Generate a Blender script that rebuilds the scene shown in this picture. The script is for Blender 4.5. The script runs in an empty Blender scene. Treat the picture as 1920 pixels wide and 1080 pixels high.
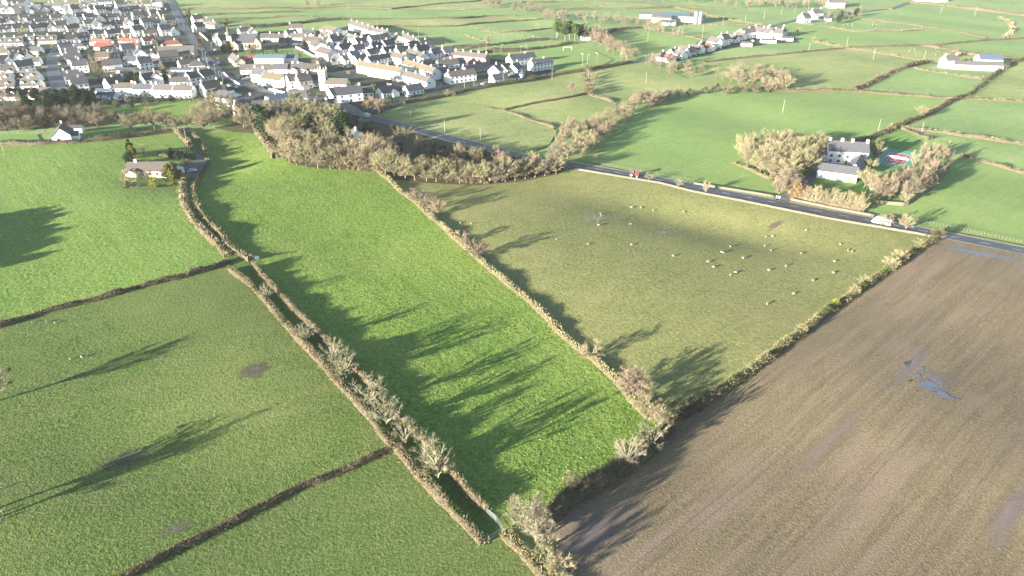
import bpy, bmesh, math, random
import numpy as np
from mathutils import Vector, noise
from mathutils.geometry import delaunay_2d_cdt

# ------------------------------------------------------------------ camera, sky, sun, exposure
SC = bpy.context.scene
COL = SC.collection
R = math.radians
CAM_H = 108.0; PITCH = R(29.3); HFOV = R(73.7)
cam = bpy.data.cameras.new('camera'); cam.angle = HFOV; cam.clip_start = 0.5; cam.clip_end = 40000
co = bpy.data.objects.new('camera', cam); COL.objects.link(co)
co.location = (0, 0, CAM_H); co.rotation_euler = (R(90) - PITCH, 0, 0)
SC.camera = co
SUN_EL = R(10.6); SHADOW_AZ = R(37)            # shadows run towards this bearing (from +x, counter-clockwise)
to_sun = Vector((-math.cos(SHADOW_AZ) * math.cos(SUN_EL), -math.sin(SHADOW_AZ) * math.cos(SUN_EL), math.sin(SUN_EL)))
W = bpy.data.worlds.new('World'); SC.world = W; W.use_nodes = True
nt = W.node_tree; nt.nodes.clear()
sky = nt.nodes.new('ShaderNodeTexSky'); sky.sky_type = 'NISHITA'; sky.sun_disc = False
sky.sun_elevation = SUN_EL
sky.sun_rotation = math.atan2(to_sun.x, to_sun.y)
sky.altitude = 100; sky.air_density = 1.0; sky.dust_density = 0.6; sky.ozone_density = 1.5
bg = nt.nodes.new('ShaderNodeBackground'); bg.inputs[1].default_value = 0.060
wo = nt.nodes.new('ShaderNodeOutputWorld')
nt.links.new(sky.outputs[0], bg.inputs[0]); nt.links.new(bg.outputs[0], wo.inputs[0])
sun = bpy.data.lights.new('sun', 'SUN'); sun.energy = 5.0; sun.angle = R(0.55); sun.color = (1.0, 0.93, 0.81)
so = bpy.data.objects.new('sun', sun); COL.objects.link(so)
so.rotation_euler = (-to_sun).to_track_quat('-Z', 'Y').to_euler()
so.location = (-200, -200, 200)
vs = SC.view_settings
vs.view_transform = 'Standard'; vs.look = 'None'; vs.gamma = 1; vs.use_curve_mapping = False
vs.exposure = 2.72
HAZE = 0.000045
try:
    SC.cycles.max_bounces = 5; SC.cycles.diffuse_bounces = 2; SC.cycles.glossy_bounces = 2
    SC.cycles.transparent_max_bounces = 6; SC.cycles.volume_bounces = 0
except Exception: pass

# ------------------------------------------------------------------ layout helpers
random.seed(7)
RNG = np.random.default_rng(11)
FPX = 960 / math.tan(HFOV / 2)

def Hn(x, y):
    """height of the rolling ground in metres (works on numpy arrays)"""
    z = 0.45 * np.sin(x / 25.0 + 1.3) * np.sin(y / 33.0 + 0.4)
    z = z + 0.30 * np.sin((x + y) / 19.0 + 2.0) + 0.22 * np.sin((x - 0.6 * y) / 13.0)
    z = z - 2.6 * np.exp(-(((x - 78) * 0.85 - (y - 245) * 0.5) / 48.0) ** 2 - (((x - 78) * 0.5 + (y - 245) * 0.85) / 17.0) ** 2)
    z = z + 1.6 * np.exp(-((x + 95) / 45.0) ** 2 - ((y - 268) / 30.0) ** 2)
    z = z - 1.3 * np.exp(-((x + 150) / 35.0) ** 2 - ((y - 296) / 18.0) ** 2)
    z = z - 1.2 * np.exp(-((x + 88) / 30.0) ** 2 - ((y - 118) / 16.0) ** 2)
    z = z - 2.4 * np.exp(-((x + 138) / 26.0) ** 2 - ((y - 322) / 45.0) ** 2)
    z = z - 0.7 * np.exp(-(((x + 52) * 0.62 + (y - 172) * 0.79) / 16.0) ** 2 - (((x + 52) * -0.79 + (y - 172) * 0.62) / 70.0) ** 2)
    return z
def H(x, y): return float(Hn(np.float64(x), np.float64(y)))

def G(px, py):
    """the point of the ground that lies at a place of the 1920 x 1080 plan picture"""
    v = py - 540; u = px - 960
    d = (u, FPX * math.cos(PITCH) - v * math.sin(PITCH), -FPX * math.sin(PITCH) - v * math.cos(PITCH))
    z = 0.0
    for _ in range(3):
        t = (z - CAM_H) / d[2]
        x, y = d[0] * t, d[1] * t
        if math.hypot(x, y) > 1300: break
        z = H(x, y)
    return x, y
def P3(px, py, dz=0.0):
    x, y = G(px, py); return Vector((x, y, H(x, y) + dz))

ORD = ['first','second','third','fourth','fifth','sixth','seventh','eighth','ninth','tenth','eleventh','twelfth','thirteenth','fourteenth','fifteenth','sixteenth','seventeenth','eighteenth','nineteenth']
TENS = {20:'twenty',30:'thirty',40:'forty',50:'fifty',60:'sixty',70:'seventy',80:'eighty'}
def ordw(i):
    i += 1
    if i < 20: return ORD[i - 1]
    t, u = i // 10 * 10, i % 10
    if u == 0: return TENS[t][:-1] + 'ieth'
    return TENS[t] + '-' + ORD[u - 1]

# ------------------------------------------------------------------ object helpers
def mesh(name, verts, faces, mats=(), fmat=None, smooth=False):
    me = bpy.data.meshes.new(name)
    me.from_pydata(verts, [], faces)
    for m in mats: me.materials.append(m)
    if fmat is not None: me.polygons.foreach_set('material_index', fmat)
    if smooth: me.polygons.foreach_set('use_smooth', [True] * len(me.polygons))
    me.update(); return me
def mesh_np(name, V, F, mats=(), fmat=None, smooth=False):
    """V (n,3) array, F (m,k) array with k = 3 or 4"""
    me = bpy.data.meshes.new(name)
    V = np.ascontiguousarray(V, dtype=np.float32); F = np.ascontiguousarray(F, dtype=np.int32)
    m, k = F.shape
    me.vertices.add(len(V)); me.vertices.foreach_set('co', V.ravel())
    me.loops.add(m * k); me.loops.foreach_set('vertex_index', F.ravel())
    me.polygons.add(m); me.polygons.foreach_set('loop_start', np.arange(0, m * k, k, dtype=np.int32))
    try: me.polygons.foreach_set('loop_total', np.full(m, k, dtype=np.int32))
    except Exception: pass
    for q in mats: me.materials.append(q)
    if fmat is not None: me.polygons.foreach_set('material_index', np.asarray(fmat, dtype=np.int32))
    if smooth: me.polygons.foreach_set('use_smooth', np.ones(m, dtype=bool))
    me.update(calc_edges=True); me.validate(); return me
def link(name, me, parent=None, loc=None, rz=0, sc=None):
    o = bpy.data.objects.new(name, me); COL.objects.link(o)
    if parent is not None: o.parent = parent
    if loc is not None: o.location = loc
    if rz: o.rotation_euler = (0, 0, rz)
    if sc is not None: o.scale = sc if hasattr(sc, '__len__') else (sc, sc, sc)
    return o
def tag(o, label=None, cat=None, group=None, kind=None):
    if label: o['label'] = label
    if cat: o['category'] = cat
    if group: o['group'] = group
    if kind: o['kind'] = kind
    return o
class MB:
    """collects boxes, bars and prisms; build() makes ONE mesh"""
    def __init__(s): s.v = []; s.f = []; s.m = []
    def add(s, vs, fs, mi=0):
        b = len(s.v); s.v += [tuple(v) for v in vs]
        for f in fs: s.f.append([i + b for i in f]); s.m.append(mi)
    def box(s, x0, x1, y0, y1, z0, z1, mi=0):
        s.add([(x0,y0,z0),(x1,y0,z0),(x1,y1,z0),(x0,y1,z0),(x0,y0,z1),(x1,y0,z1),(x1,y1,z1),(x0,y1,z1)],
              [(0,3,2,1),(4,5,6,7),(0,1,5,4),(1,2,6,5),(2,3,7,6),(3,0,4,7)], mi)
    def tube(s, p, q, r0, r1, n=5, mi=0, cap=True):
        p = Vector(p); q = Vector(q); d = (q - p)
        if d.length < 1e-6: return
        d.normalize()
        a = d.orthogonal().normalized(); b = d.cross(a)
        vs = []
        for c, r in ((p, r0), (q, r1)):
            for k in range(n):
                t = 2 * math.pi * k / n
                vs.append(c + a * (math.cos(t) * r) + b * (math.sin(t) * r))
        fs = [(k, (k + 1) % n, n + (k + 1) % n, n + k) for k in range(n)]
        if cap: fs += [tuple(range(n - 1, -1, -1)), tuple(range(n, 2 * n))]
        s.add(vs, fs, mi)
    def me(s, name, *mats, smooth=False): return mesh(name, s.v, s.f, mats, s.m, smooth)

# ------------------------------------------------------------------ materials
def new_mat(name):
    m = bpy.data.materials.new(name); m.use_nodes = True
    t = m.node_tree; b = t.nodes['Principled BSDF']
    return m, t, b
def N(t, k, **kw):
    n = t.nodes.new(k)
    for a, v in kw.items(): setattr(n, a, v)
    return n
def noise_node(t, vec, scale, detail=3, rough=0.55):
    n = N(t, 'ShaderNodeTexNoise'); n.inputs['Scale'].default_value = scale
    n.inputs['Detail'].default_value = detail; n.inputs['Roughness'].default_value = rough
    t.links.new(vec, n.inputs['Vector']); return n.outputs[0]
def ramp(t, fac, a, b, lo=0.0, hi=1.0):
    r = N(t, 'ShaderNodeMapRange'); r.inputs[1].default_value = a; r.inputs[2].default_value = b
    r.inputs[3].default_value = lo; r.inputs[4].default_value = hi
    t.links.new(fac, r.inputs[0]); return r.outputs[0]
def mix(t, fac, a, b):
    n = N(t, 'ShaderNodeMix'); n.data_type = 'RGBA'
    for s, v in ((0, fac), (6, a), (7, b)):
        if isinstance(v, (tuple, list)): n.inputs[s].default_value = (*v, 1) if len(v) == 3 else v
        elif isinstance(v, (int, float)): n.inputs[s].default_value = v
        else: t.links.new(v, n.inputs[s])
    return n.outputs[2]
def mul(t, a, b, op='MULTIPLY'):
    n = N(t, 'ShaderNodeMath'); n.operation = op
    for i, v in enumerate((a, b)):
        if isinstance(v, (int, float)): n.inputs[i].default_value = v
        else: t.links.new(v, n.inputs[i])
    return n.outputs[0]
def mapped(t, vec, rz, scale):
    m = N(t, 'ShaderNodeMapping'); m.inputs['Rotation'].default_value = (0, 0, rz)
    m2 = N(t, 'ShaderNodeMapping'); m2.inputs['Scale'].default_value = scale
    t.links.new(vec, m.inputs[0]); t.links.new(m.outputs[0], m2.inputs[0]); return m2.outputs[0]

def grass_mat(name, dark, light, dry, az=37, streak=0.35, clump=0.8, bump=0.5, dryness=0.35, fine=2.6, tram=0.0, tramsp=18.0, mud=None):
    m, t, b = new_mat(name)
    c = N(t, 'ShaderNodeTexCoord').outputs['Object']
    big = noise_node(t, c, 0.018, 3); mid = noise_node(t, c, 0.11, 4, 0.6)
    cl = noise_node(t, c, clump, 3, 0.65); fi = noise_node(t, c, fine, 2, 0.7)
    st = noise_node(t, mapped(t, c, -R(az), (0.03, 0.55, 1)), 1.0, 3, 0.6)
    col = mix(t, ramp(t, cl, 0.36, 0.64), dark, light)
    col = mix(t, mul(t, ramp(t, mid, 0.42, 0.72), dryness * 0.8), col, dry)
    col = mix(t, mul(t, ramp(t, big, 0.45, 0.7), dryness), col, dry)
    col = mix(t, mul(t, ramp(t, st, 0.35, 0.7), streak), col, tuple(0.62 * x for x in dark))
    col = mix(t, mul(t, ramp(t, fi, 0.50, 0.70), 0.55), col, tuple(1.40 * x for x in light))
    col = mix(t, mul(t, ramp(t, fi, 0.46, 0.30), 0.50), col, tuple(0.50 * x for x in dark))
    if tram:
        wv = N(t, 'ShaderNodeTexWave'); wv.wave_type = 'BANDS'; wv.bands_direction = 'Y'; wv.wave_profile = 'SIN'
        wv.inputs['Scale'].default_value = 2 * math.pi / 20 / tramsp * 1.0; wv.inputs['Distortion'].default_value = 0.25
        wv.inputs['Detail'].default_value = 2; wv.inputs['Detail Scale'].default_value = 0.4
        t.links.new(mapped(t, c, -R(az), (1, 1, 1)), wv.inputs[0])
        f = ramp(t, wv.outputs[1], 0.95, 0.995)
        f = mul(t, f, ramp(t, mid, 0.3, 0.55, 0.4, 1.0))
        col = mix(t, mul(t, f, tram), col, mud or tuple(0.5 * x for x in dry))
    if mud:
        st2 = noise_node(t, mapped(t, c, -R(az), (0.012, 0.11, 1)), 1.0, 3, 0.6)
        col = mix(t, mul(t, ramp(t, st2, 0.52, 0.72), 0.65), col, mud)
    t.links.new(col, b.inputs['Base Color']); b.inputs['Roughness'].default_value = 0.9
    b.inputs['Specular IOR Level'].default_value = 0.15
    hgt = mul(t, mul(t, cl, 1.0), mul(t, fi, 0.35), 'ADD')
    hgt = mul(t, hgt, mul(t, st, 0.5 * streak), 'ADD')
    bp = N(t, 'ShaderNodeBump'); bp.inputs['Strength'].default_value = 1.0; bp.inputs['Distance'].default_value = bump
    t.links.new(hgt, bp.inputs['Height']); t.links.new(bp.outputs[0], b.inputs['Normal'])
    return m
def plain_mat(name, a, b2=None, scale=2.0, rough=0.8, spec=0.3, bump=0.0, metal=0.0, stretch=None):
    m, t, b = new_mat(name)
    c = N(t, 'ShaderNodeTexCoord').outputs['Object']
    if stretch: c = mapped(t, c, 0, stretch)
    n = noise_node(t, c, scale, 3, 0.65)
    t.links.new(mix(t, ramp(t, n, 0.3, 0.7), a, b2 or tuple(0.75 * x for x in a)), b.inputs['Base Color'])
    b.inputs['Roughness'].default_value = rough; b.inputs['Specular IOR Level'].default_value = spec
    b.inputs['Metallic'].default_value = metal
    if bump:
        bp = N(t, 'ShaderNodeBump'); bp.inputs['Distance'].default_value = bump
        t.links.new(n, bp.inputs['Height']); t.links.new(bp.outputs[0], b.inputs['Normal'])
    return m
def twig_mat(name, a, b2):
    m, t, b = new_mat(name)
    oi = N(t, 'ShaderNodeObjectInfo'); c = N(t, 'ShaderNodeTexCoord').outputs['Object']
    n = noise_node(t, c, 0.45, 3, 0.6)
    col = mix(t, ramp(t, n, 0.3, 0.7), a, b2)
    n3 = noise_node(t, c, 0.07, 3, 0.6)
    col = mix(t, mul(t, ramp(t, n3, 0.45, 0.65), 0.55), col, (b2[0] * 0.72, b2[1] * 0.82, b2[2] * 0.72))
    col = mix(t, mul(t, oi.outputs['Random'], 0.65), col, (b2[0] * 0.50, b2[1] * 0.54, b2[2] * 0.50))
    t.links.new(col, b.inputs['Base Color']); b.inputs['Roughness'].default_value = 0.85
    b.inputs['Specular IOR Level'].default_value = 0.1
    return m

M = {}
# pasture colours: dark blade, light blade, dry
M['main'] = grass_mat('lush_grass', (0.060,0.122,0.017), (0.152,0.225,0.040), (0.235,0.245,0.072), az=-55, streak=0.35, clump=0.8, bump=0.22, dryness=0.45, fine=1.8)
M['upleft'] = grass_mat('mown_bright_grass', (0.076,0.140,0.022), (0.152,0.226,0.046), (0.215,0.245,0.075), az=-48, streak=0.35, tram=0.35, tramsp=5.0, clump=0.7, bump=0.22, dryness=0.4, fine=1.6)
M['olive'] = grass_mat('grazed_grass', (0.048,0.084,0.017), (0.108,0.146,0.036), (0.165,0.170,0.062), az=20, streak=0.20, clump=1.1, bump=0.16, dryness=0.45, fine=2.2)
M['olive2'] = grass_mat('short_grass', (0.046,0.078,0.018), (0.108,0.142,0.040), (0.150,0.155,0.060), az=20, streak=0.15, clump=1.5, bump=0.16, dryness=0.3, fine=2.8)
M['sheepf'] = grass_mat('pale_grazed_grass', (0.108,0.124,0.040), (0.190,0.192,0.070), (0.255,0.225,0.098), az=35, streak=0.2, clump=0.9, bump=0.14, dryness=0.5, fine=1.6)
M['brown'] = grass_mat('stubble_soil', (0.128,0.096,0.056), (0.200,0.152,0.096), (0.190,0.158,0.084), az=41, streak=0.6, clump=1.9, bump=0.1, dryness=0.6, fine=2.6, tram=0.0, tramsp=17.0, mud=(0.215,0.155,0.120))
M['green1'] = grass_mat('young_crop', (0.120,0.192,0.050), (0.168,0.245,0.074), (0.230,0.270,0.098), az=40, streak=0.25, clump=0.5, bump=0.06, dryness=0.5)
M['green2'] = grass_mat('far_pasture', (0.125,0.195,0.060), (0.178,0.258,0.088), (0.25,0.28,0.12), az=15, streak=0.25, clump=0.35, bump=0.08, dryness=0.55)
M['green3'] = grass_mat('rough_pasture', (0.135,0.180,0.056), (0.215,0.255,0.088), (0.31,0.295,0.13), az=10, streak=0.35, clump=0.4, bump=0.2, dryness=0.65)
M['lane'] = grass_mat('lane_grass', (0.045,0.095,0.018), (0.085,0.150,0.032), (0.12,0.13,0.055), az=-52, streak=0.3, clump=1.2, bump=0.2, dryness=0.2)
M['ground'] = grass_mat('base_pasture', (0.110,0.185,0.054), (0.165,0.240,0.080), (0.23,0.26,0.11), az=10, streak=0.2, clump=0.2, bump=0.10, dryness=0.55)
M['garden'] = plain_mat('village_ground', (0.030,0.052,0.020), (0.046,0.046,0.050), 0.09, 0.9, 0.1)  # kept dark so its colour also carries the bluish shade between houses
M['verge'] = grass_mat('dry_verge', (0.19,0.18,0.080), (0.28,0.25,0.12), (0.34,0.29,0.16), az=-12, streak=0.2, clump=1.2, bump=0.25, dryness=0.5)
M['lawn'] = grass_mat('lawn', (0.085,0.165,0.035), (0.13,0.22,0.055), (0.17,0.22,0.08), clump=1.0, bump=0.1, dryness=0.2)
M['yard'] = plain_mat('yard_gravel', (0.16,0.15,0.14), (0.10,0.10,0.10), 0.6, 0.9, 0.1)
M['asphalt'] = plain_mat('asphalt', (0.036,0.038,0.044), (0.058,0.060,0.066), 0.5, 0.55, 0.45)
M['paint'] = plain_mat('white_line_paint', (0.75,0.75,0.72), (0.55,0.55,0.53), 3, 0.6)
M['stone'] = plain_mat('field_stone', (0.135,0.118,0.085), (0.09,0.08,0.06), 1.6, 0.9, 0.2, 0.08)
M['bark'] = plain_mat('bark', (0.21,0.175,0.125), (0.12,0.10,0.075), 2.5, 0.9, 0.1, 0.05)
M['palebark'] = plain_mat('pale_bark', (0.27,0.25,0.185), (0.16,0.145,0.105), 2.5, 0.9, 0.1, 0.05)
M['tan'] = twig_mat('twigs_tan', (0.34,0.28,0.165), (0.24,0.20,0.118))
M['pink'] = twig_mat('twigs_pink', (0.29,0.21,0.150), (0.21,0.155,0.112))
M['olivetwig'] = twig_mat('twigs_lichen', (0.32,0.29,0.15), (0.21,0.20,0.10))
M['greytwig'] = twig_mat('twigs_grey', (0.24,0.205,0.15), (0.165,0.14,0.105))
M['paletwig'] = twig_mat('twigs_pale', (0.33,0.285,0.195), (0.225,0.195,0.135))
M['ivy'] = twig_mat('ivy_leaves', (0.115,0.135,0.035), (0.06,0.085,0.022))
M['evergreen'] = twig_mat('evergreen_leaves', (0.035,0.062,0.024), (0.022,0.040,0.018))
M['yellowgreen'] = twig_mat('golden_leaves', (0.26,0.25,0.045), (0.15,0.165,0.03))
M['pine'] = twig_mat('pine_needles', (0.085,0.125,0.035), (0.05,0.08,0.026))
M['rust'] = twig_mat('rust_leaves', (0.23,0.15,0.075), (0.16,0.105,0.055))
M['hedgecore'] = plain_mat('hedge_core', (0.105,0.085,0.055), (0.06,0.052,0.034), 1.2, 0.95, 0.05, 0.3)
M['hedgetan'] = twig_mat('hedge_tan', (0.38,0.30,0.19), (0.26,0.21,0.13))
M['hedgebrown'] = twig_mat('hedge_brown', (0.175,0.13,0.085), (0.12,0.092,0.06))
M['hedgedark'] = twig_mat('hedge_dark', (0.085,0.080,0.046), (0.055,0.058,0.032))
M['hedgeolive'] = twig_mat('hedge_olive', (0.22,0.20,0.10), (0.15,0.14,0.07))
M['bank'] = twig_mat('bank_dry_grass', (0.42,0.37,0.20), (0.30,0.27,0.13))
M['tuft'] = twig_mat('tuft_grass', (0.175,0.235,0.052), (0.130,0.195,0.038))
M['white'] = plain_mat('white_render', (0.78,0.77,0.74), (0.70,0.69,0.66), 0.8, 0.85, 0.2)
M['cream'] = plain_mat('cream_render', (0.66,0.58,0.44), (0.58,0.51,0.39), 0.8, 0.85, 0.2)
M['grey'] = plain_mat('grey_render', (0.42,0.41,0.39), (0.34,0.33,0.32), 0.8, 0.85, 0.2)
M['brick'] = plain_mat('red_brick', (0.36,0.19,0.14), (0.27,0.14,0.10), 1.5, 0.9, 0.2)
M['sand'] = plain_mat('sandstone', (0.50,0.41,0.28), (0.36,0.29,0.20), 0.9, 0.9, 0.2, 0.05)
M['slate'] = plain_mat('slate_roof', (0.075,0.074,0.084), (0.052,0.051,0.058), 1.2, 0.6, 0.35, 0.03, stretch=(0.6,2.5,2.5))
M['brownroof'] = plain_mat('brown_tile_roof', (0.098,0.084,0.074), (0.068,0.058,0.052), 1.2, 0.8, 0.2, 0.04, stretch=(0.6,2.5,2.5))
M['greyroof'] = plain_mat('grey_tile_roof', (0.095,0.090,0.084), (0.066,0.063,0.060), 1.2, 0.8, 0.2, 0.04, stretch=(0.6,2.5,2.5))
M['redroof'] = plain_mat('red_tile_roof', (0.17,0.072,0.055), (0.12,0.052,0.042), 1.2, 0.8, 0.2, 0.04, stretch=(0.6,2.5,2.5))
M['ochreroof'] = plain_mat('mossy_ochre_roof', (0.125,0.104,0.070), (0.09,0.075,0.052), 1.0, 0.85, 0.2, 0.04)
M['blueshed'] = plain_mat('blue_sheet_metal', (0.075,0.105,0.15), (0.055,0.08,0.115), 1.0, 0.5, 0.4)
M['tealshed'] = plain_mat('teal_sheet_metal', (0.10,0.165,0.16), (0.08,0.135,0.13), 1.0, 0.5, 0.4)
M['redshed'] = plain_mat('red_sheet_metal', (0.48,0.06,0.075), (0.36,0.05,0.06), 1.0, 0.5, 0.4)
M['glass'] = plain_mat('window_glass', (0.035,0.045,0.06), (0.05,0.06,0.08), 0.5, 0.12, 0.6)
M['frame'] = plain_mat('white_frame', (0.75,0.75,0.75), None, 2, 0.5)
M['door'] = plain_mat('door_dark', (0.10,0.07,0.06), None, 2, 0.5)
M['orangedoor'] = plain_mat('door_orange', (0.55,0.22,0.08), None, 2, 0.6)
M['chim'] = plain_mat('chimney_render', (0.62,0.59,0.54), (0.48,0.45,0.41), 1.5, 0.9)
M['pot'] = plain_mat('clay_pot', (0.45,0.24,0.15), None, 2, 0.9)
M['pole'] = plain_mat('weathered_pole', (0.25,0.23,0.185), (0.18,0.165,0.135), 2, 0.85)
M['metal'] = plain_mat('galvanised_steel', (0.27,0.285,0.30), (0.22,0.235,0.25), 2, 0.4, 0.5, 0, 0.5)
M['wool'] = plain_mat('wool', (0.27,0.245,0.20), (0.21,0.19,0.155), 6, 0.95, 0.1, 0.05)
M['tyre'] = plain_mat('tyre_rubber', (0.025,0.025,0.026), None, 5, 0.85)
M['water'] = plain_mat('puddle_water', (0.080,0.084,0.112), (0.115,0.112,0.130), 0.5, 0.06, 0.9)  # muddy water; the blue-grey also puts reflected sky into the colour
M['wetmud'] = plain_mat('wet_mud', (0.16,0.13,0.125), (0.12,0.10,0.10), 0.7, 0.28, 0.8)
M['courtgreen'] = plain_mat('court_green', (0.075,0.27,0.17), None, 1, 0.8)
M['courtred'] = plain_mat('court_red', (0.33,0.07,0.085), None, 1, 0.8)
CARP = {n: plain_mat('car_paint_' + n, c, None, 0.5, 0.25, 0.6) for n, c in
        dict(white=(0.55,0.55,0.55), silver=(0.48,0.5,0.52), blue=(0.06,0.11,0.28), red=(0.42,0.03,0.03), black=(0.03,0.03,0.035), grey=(0.18,0.19,0.2)).items()}

# ------------------------------------------------------------------ ground and fields
def axis(lo, hi, step, far):
    a = list(np.arange(lo, hi + 1e-6, step)); s = step
    while a[-1] < far: s *= 1.35; a.append(a[-1] + s)
    s = step
    while a[0] > -far: s *= 1.35; a.insert(0, a[0] - s)
    return np.array(a)
gx = axis(-700, 700, 8, 21000); gy = axis(0, 1000, 8, 21000)
X, Y = np.meshgrid(gx, gy)
r_ = np.hypot(X, Y - 300); fade = np.clip((1500 - r_) / 500, 0, 1)
Z = Hn(X, Y) * fade - 0.30
nx, ny = len(gx), len(gy)
I = np.arange(nx * ny).reshape(ny, nx)
F = np.stack([I[:-1, :-1], I[:-1, 1:], I[1:, 1:], I[1:, :-1]], -1).reshape(-1, 4)
tag(link('ground', mesh_np('ground', np.stack([X.ravel(), Y.ravel(), Z.ravel()], 1), F, [M['ground']], smooth=True)), kind='structure')

def dens(pts, step):
    out = []
    n = len(pts)
    for i in range(n):
        a = np.array(pts[i]); b = np.array(pts[(i + 1) % n]); k = max(1, int(np.hypot(*(b - a)) / step))
        for j in range(k): out.append(tuple(a + (b - a) * j / k))
    return out
def inside(P, poly):
    x, y = P[:, 0], P[:, 1]; c = np.zeros(len(P), bool); n = len(poly)
    for i in range(n):
        x1, y1 = poly[i]; x2, y2 = poly[(i + 1) % n]
        if y1 == y2: continue
        h = ((y1 > y) != (y2 > y)) & (x < (x2 - x1) * (y - y1) / (y2 - y1) + x1)
        c ^= h
    return c
def sheet(name, px, mat, dz=0.0, step=None, world=False, kind='structure', parent=None):
    poly = px if world else [G(*p) for p in px]
    arr = np.array(poly); cx, cy = arr.mean(0)
    if step is None: step = min(24.0, max(4.0, math.hypot(cx, cy) / 45))
    b = dens(poly, step)
    lo, hi = arr.min(0), arr.max(0)
    gxs, gys = np.arange(lo[0], hi[0], step), np.arange(lo[1], hi[1], step)
    pts = b[:]
    if len(gxs) and len(gys):
        A, B = np.meshgrid(gxs, gys); Q = np.stack([A.ravel(), B.ravel()], 1) + 0.37 * step
        pts += [tuple(q) for q in Q[inside(Q, poly)]]
    r = delaunay_2d_cdt([Vector(p) for p in pts], [], [list(range(len(b)))], 1, 1e-4)
    V = np.array([(v.x, v.y) for v in r[0]]); z = Hn(V[:, 0], V[:, 1]) + dz
    tri = np.array([f for f in r[2] if len(f) == 3])
    a, b_, c = V[tri[:, 0]], V[tri[:, 1]], V[tri[:, 2]]
    flip = ((b_[:, 0] - a[:, 0]) * (c[:, 1] - a[:, 1]) - (b_[:, 1] - a[:, 1]) * (c[:, 0] - a[:, 0])) < 0
    tri[flip] = tri[flip][:, ::-1]
    o = link(name, mesh_np(name, np.column_stack([V, z]), tri, [mat], smooth=True), parent)
    if kind: o['kind'] = kind
    return o

WHEDGE_A = [(330,247),(345,262),(360,280)]
WHEDGE_B = [(347,332),(341,360),(345,385),(360,415),(385,440),(410,465),(425,481)]
WHEDGE_C = [(430,507),(463,530),(493,560),(533,607),(573,653),(607,687),(640,727),(683,773),(713,810),(740,840),(763,867),(797,910),(840,953),(880,993),(905,1021)]
EHEDGE_A = [(357,250),(375,267),(385,285),(391,305),(385,320),(372,335),(364,360),(367,382),(382,407),(405,435),(433,467),(468,492)]
EHEDGE_B = [(476,502),(490,518),(520,550),(560,595),(600,632),(637,667),(680,709),(713,745),(725,763),(767,807),(807,847),(847,893),(880,933),(911,961)]
MAINH = [(705,321),(727,337),(752,362),(782,382),(800,402),(825,422),(850,447),(868,463),(897,487),(922,510),(952,535),(973,550),(995,568),(1033,607),(1052,629),(1086,657),(1117,681),(1146,707),(1172,738),(1193,764),(1216,787)]
RIGHTH = [(1757,447),(1713,473),(1673,503),(1627,533),(1590,560),(1547,587),(1500,627),(1467,650),(1427,683),(1373,720),(1327,753),(1270,785)]
RIGHTH2 = [(1262,792),(1220,843),(1173,877),(1123,907),(1073,933),(1020,978)]
LEFTH = [(-260,650),(0,613),(67,590),(133,573),(217,553),(283,533),(333,522),(400,503),(430,490)]
NEARH = [(100,1150),(240,1080),(333,1030),(433,983),(500,947),(567,913),(640,886),(690,863),(732,843)]
UPLH = [(-260,285),(0,272),(75,271),(150,267),(225,260),(287,252),(330,246)]
SVERGE = [(1070,318),(1110,324),(1165,333),(1240,345),(1300,361),(1429,386),(1558,412),(1687,435),(1758,446),(1830,459),(1920,476),(2100,512)]
NVERGE = [(1070,302),(1110,309),(1165,319),(1240,331),(1300,345),(1455,371),(1480,376),(1639,407),(1713,423),(1816,441),(1920,460),(2100,493)]

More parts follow.
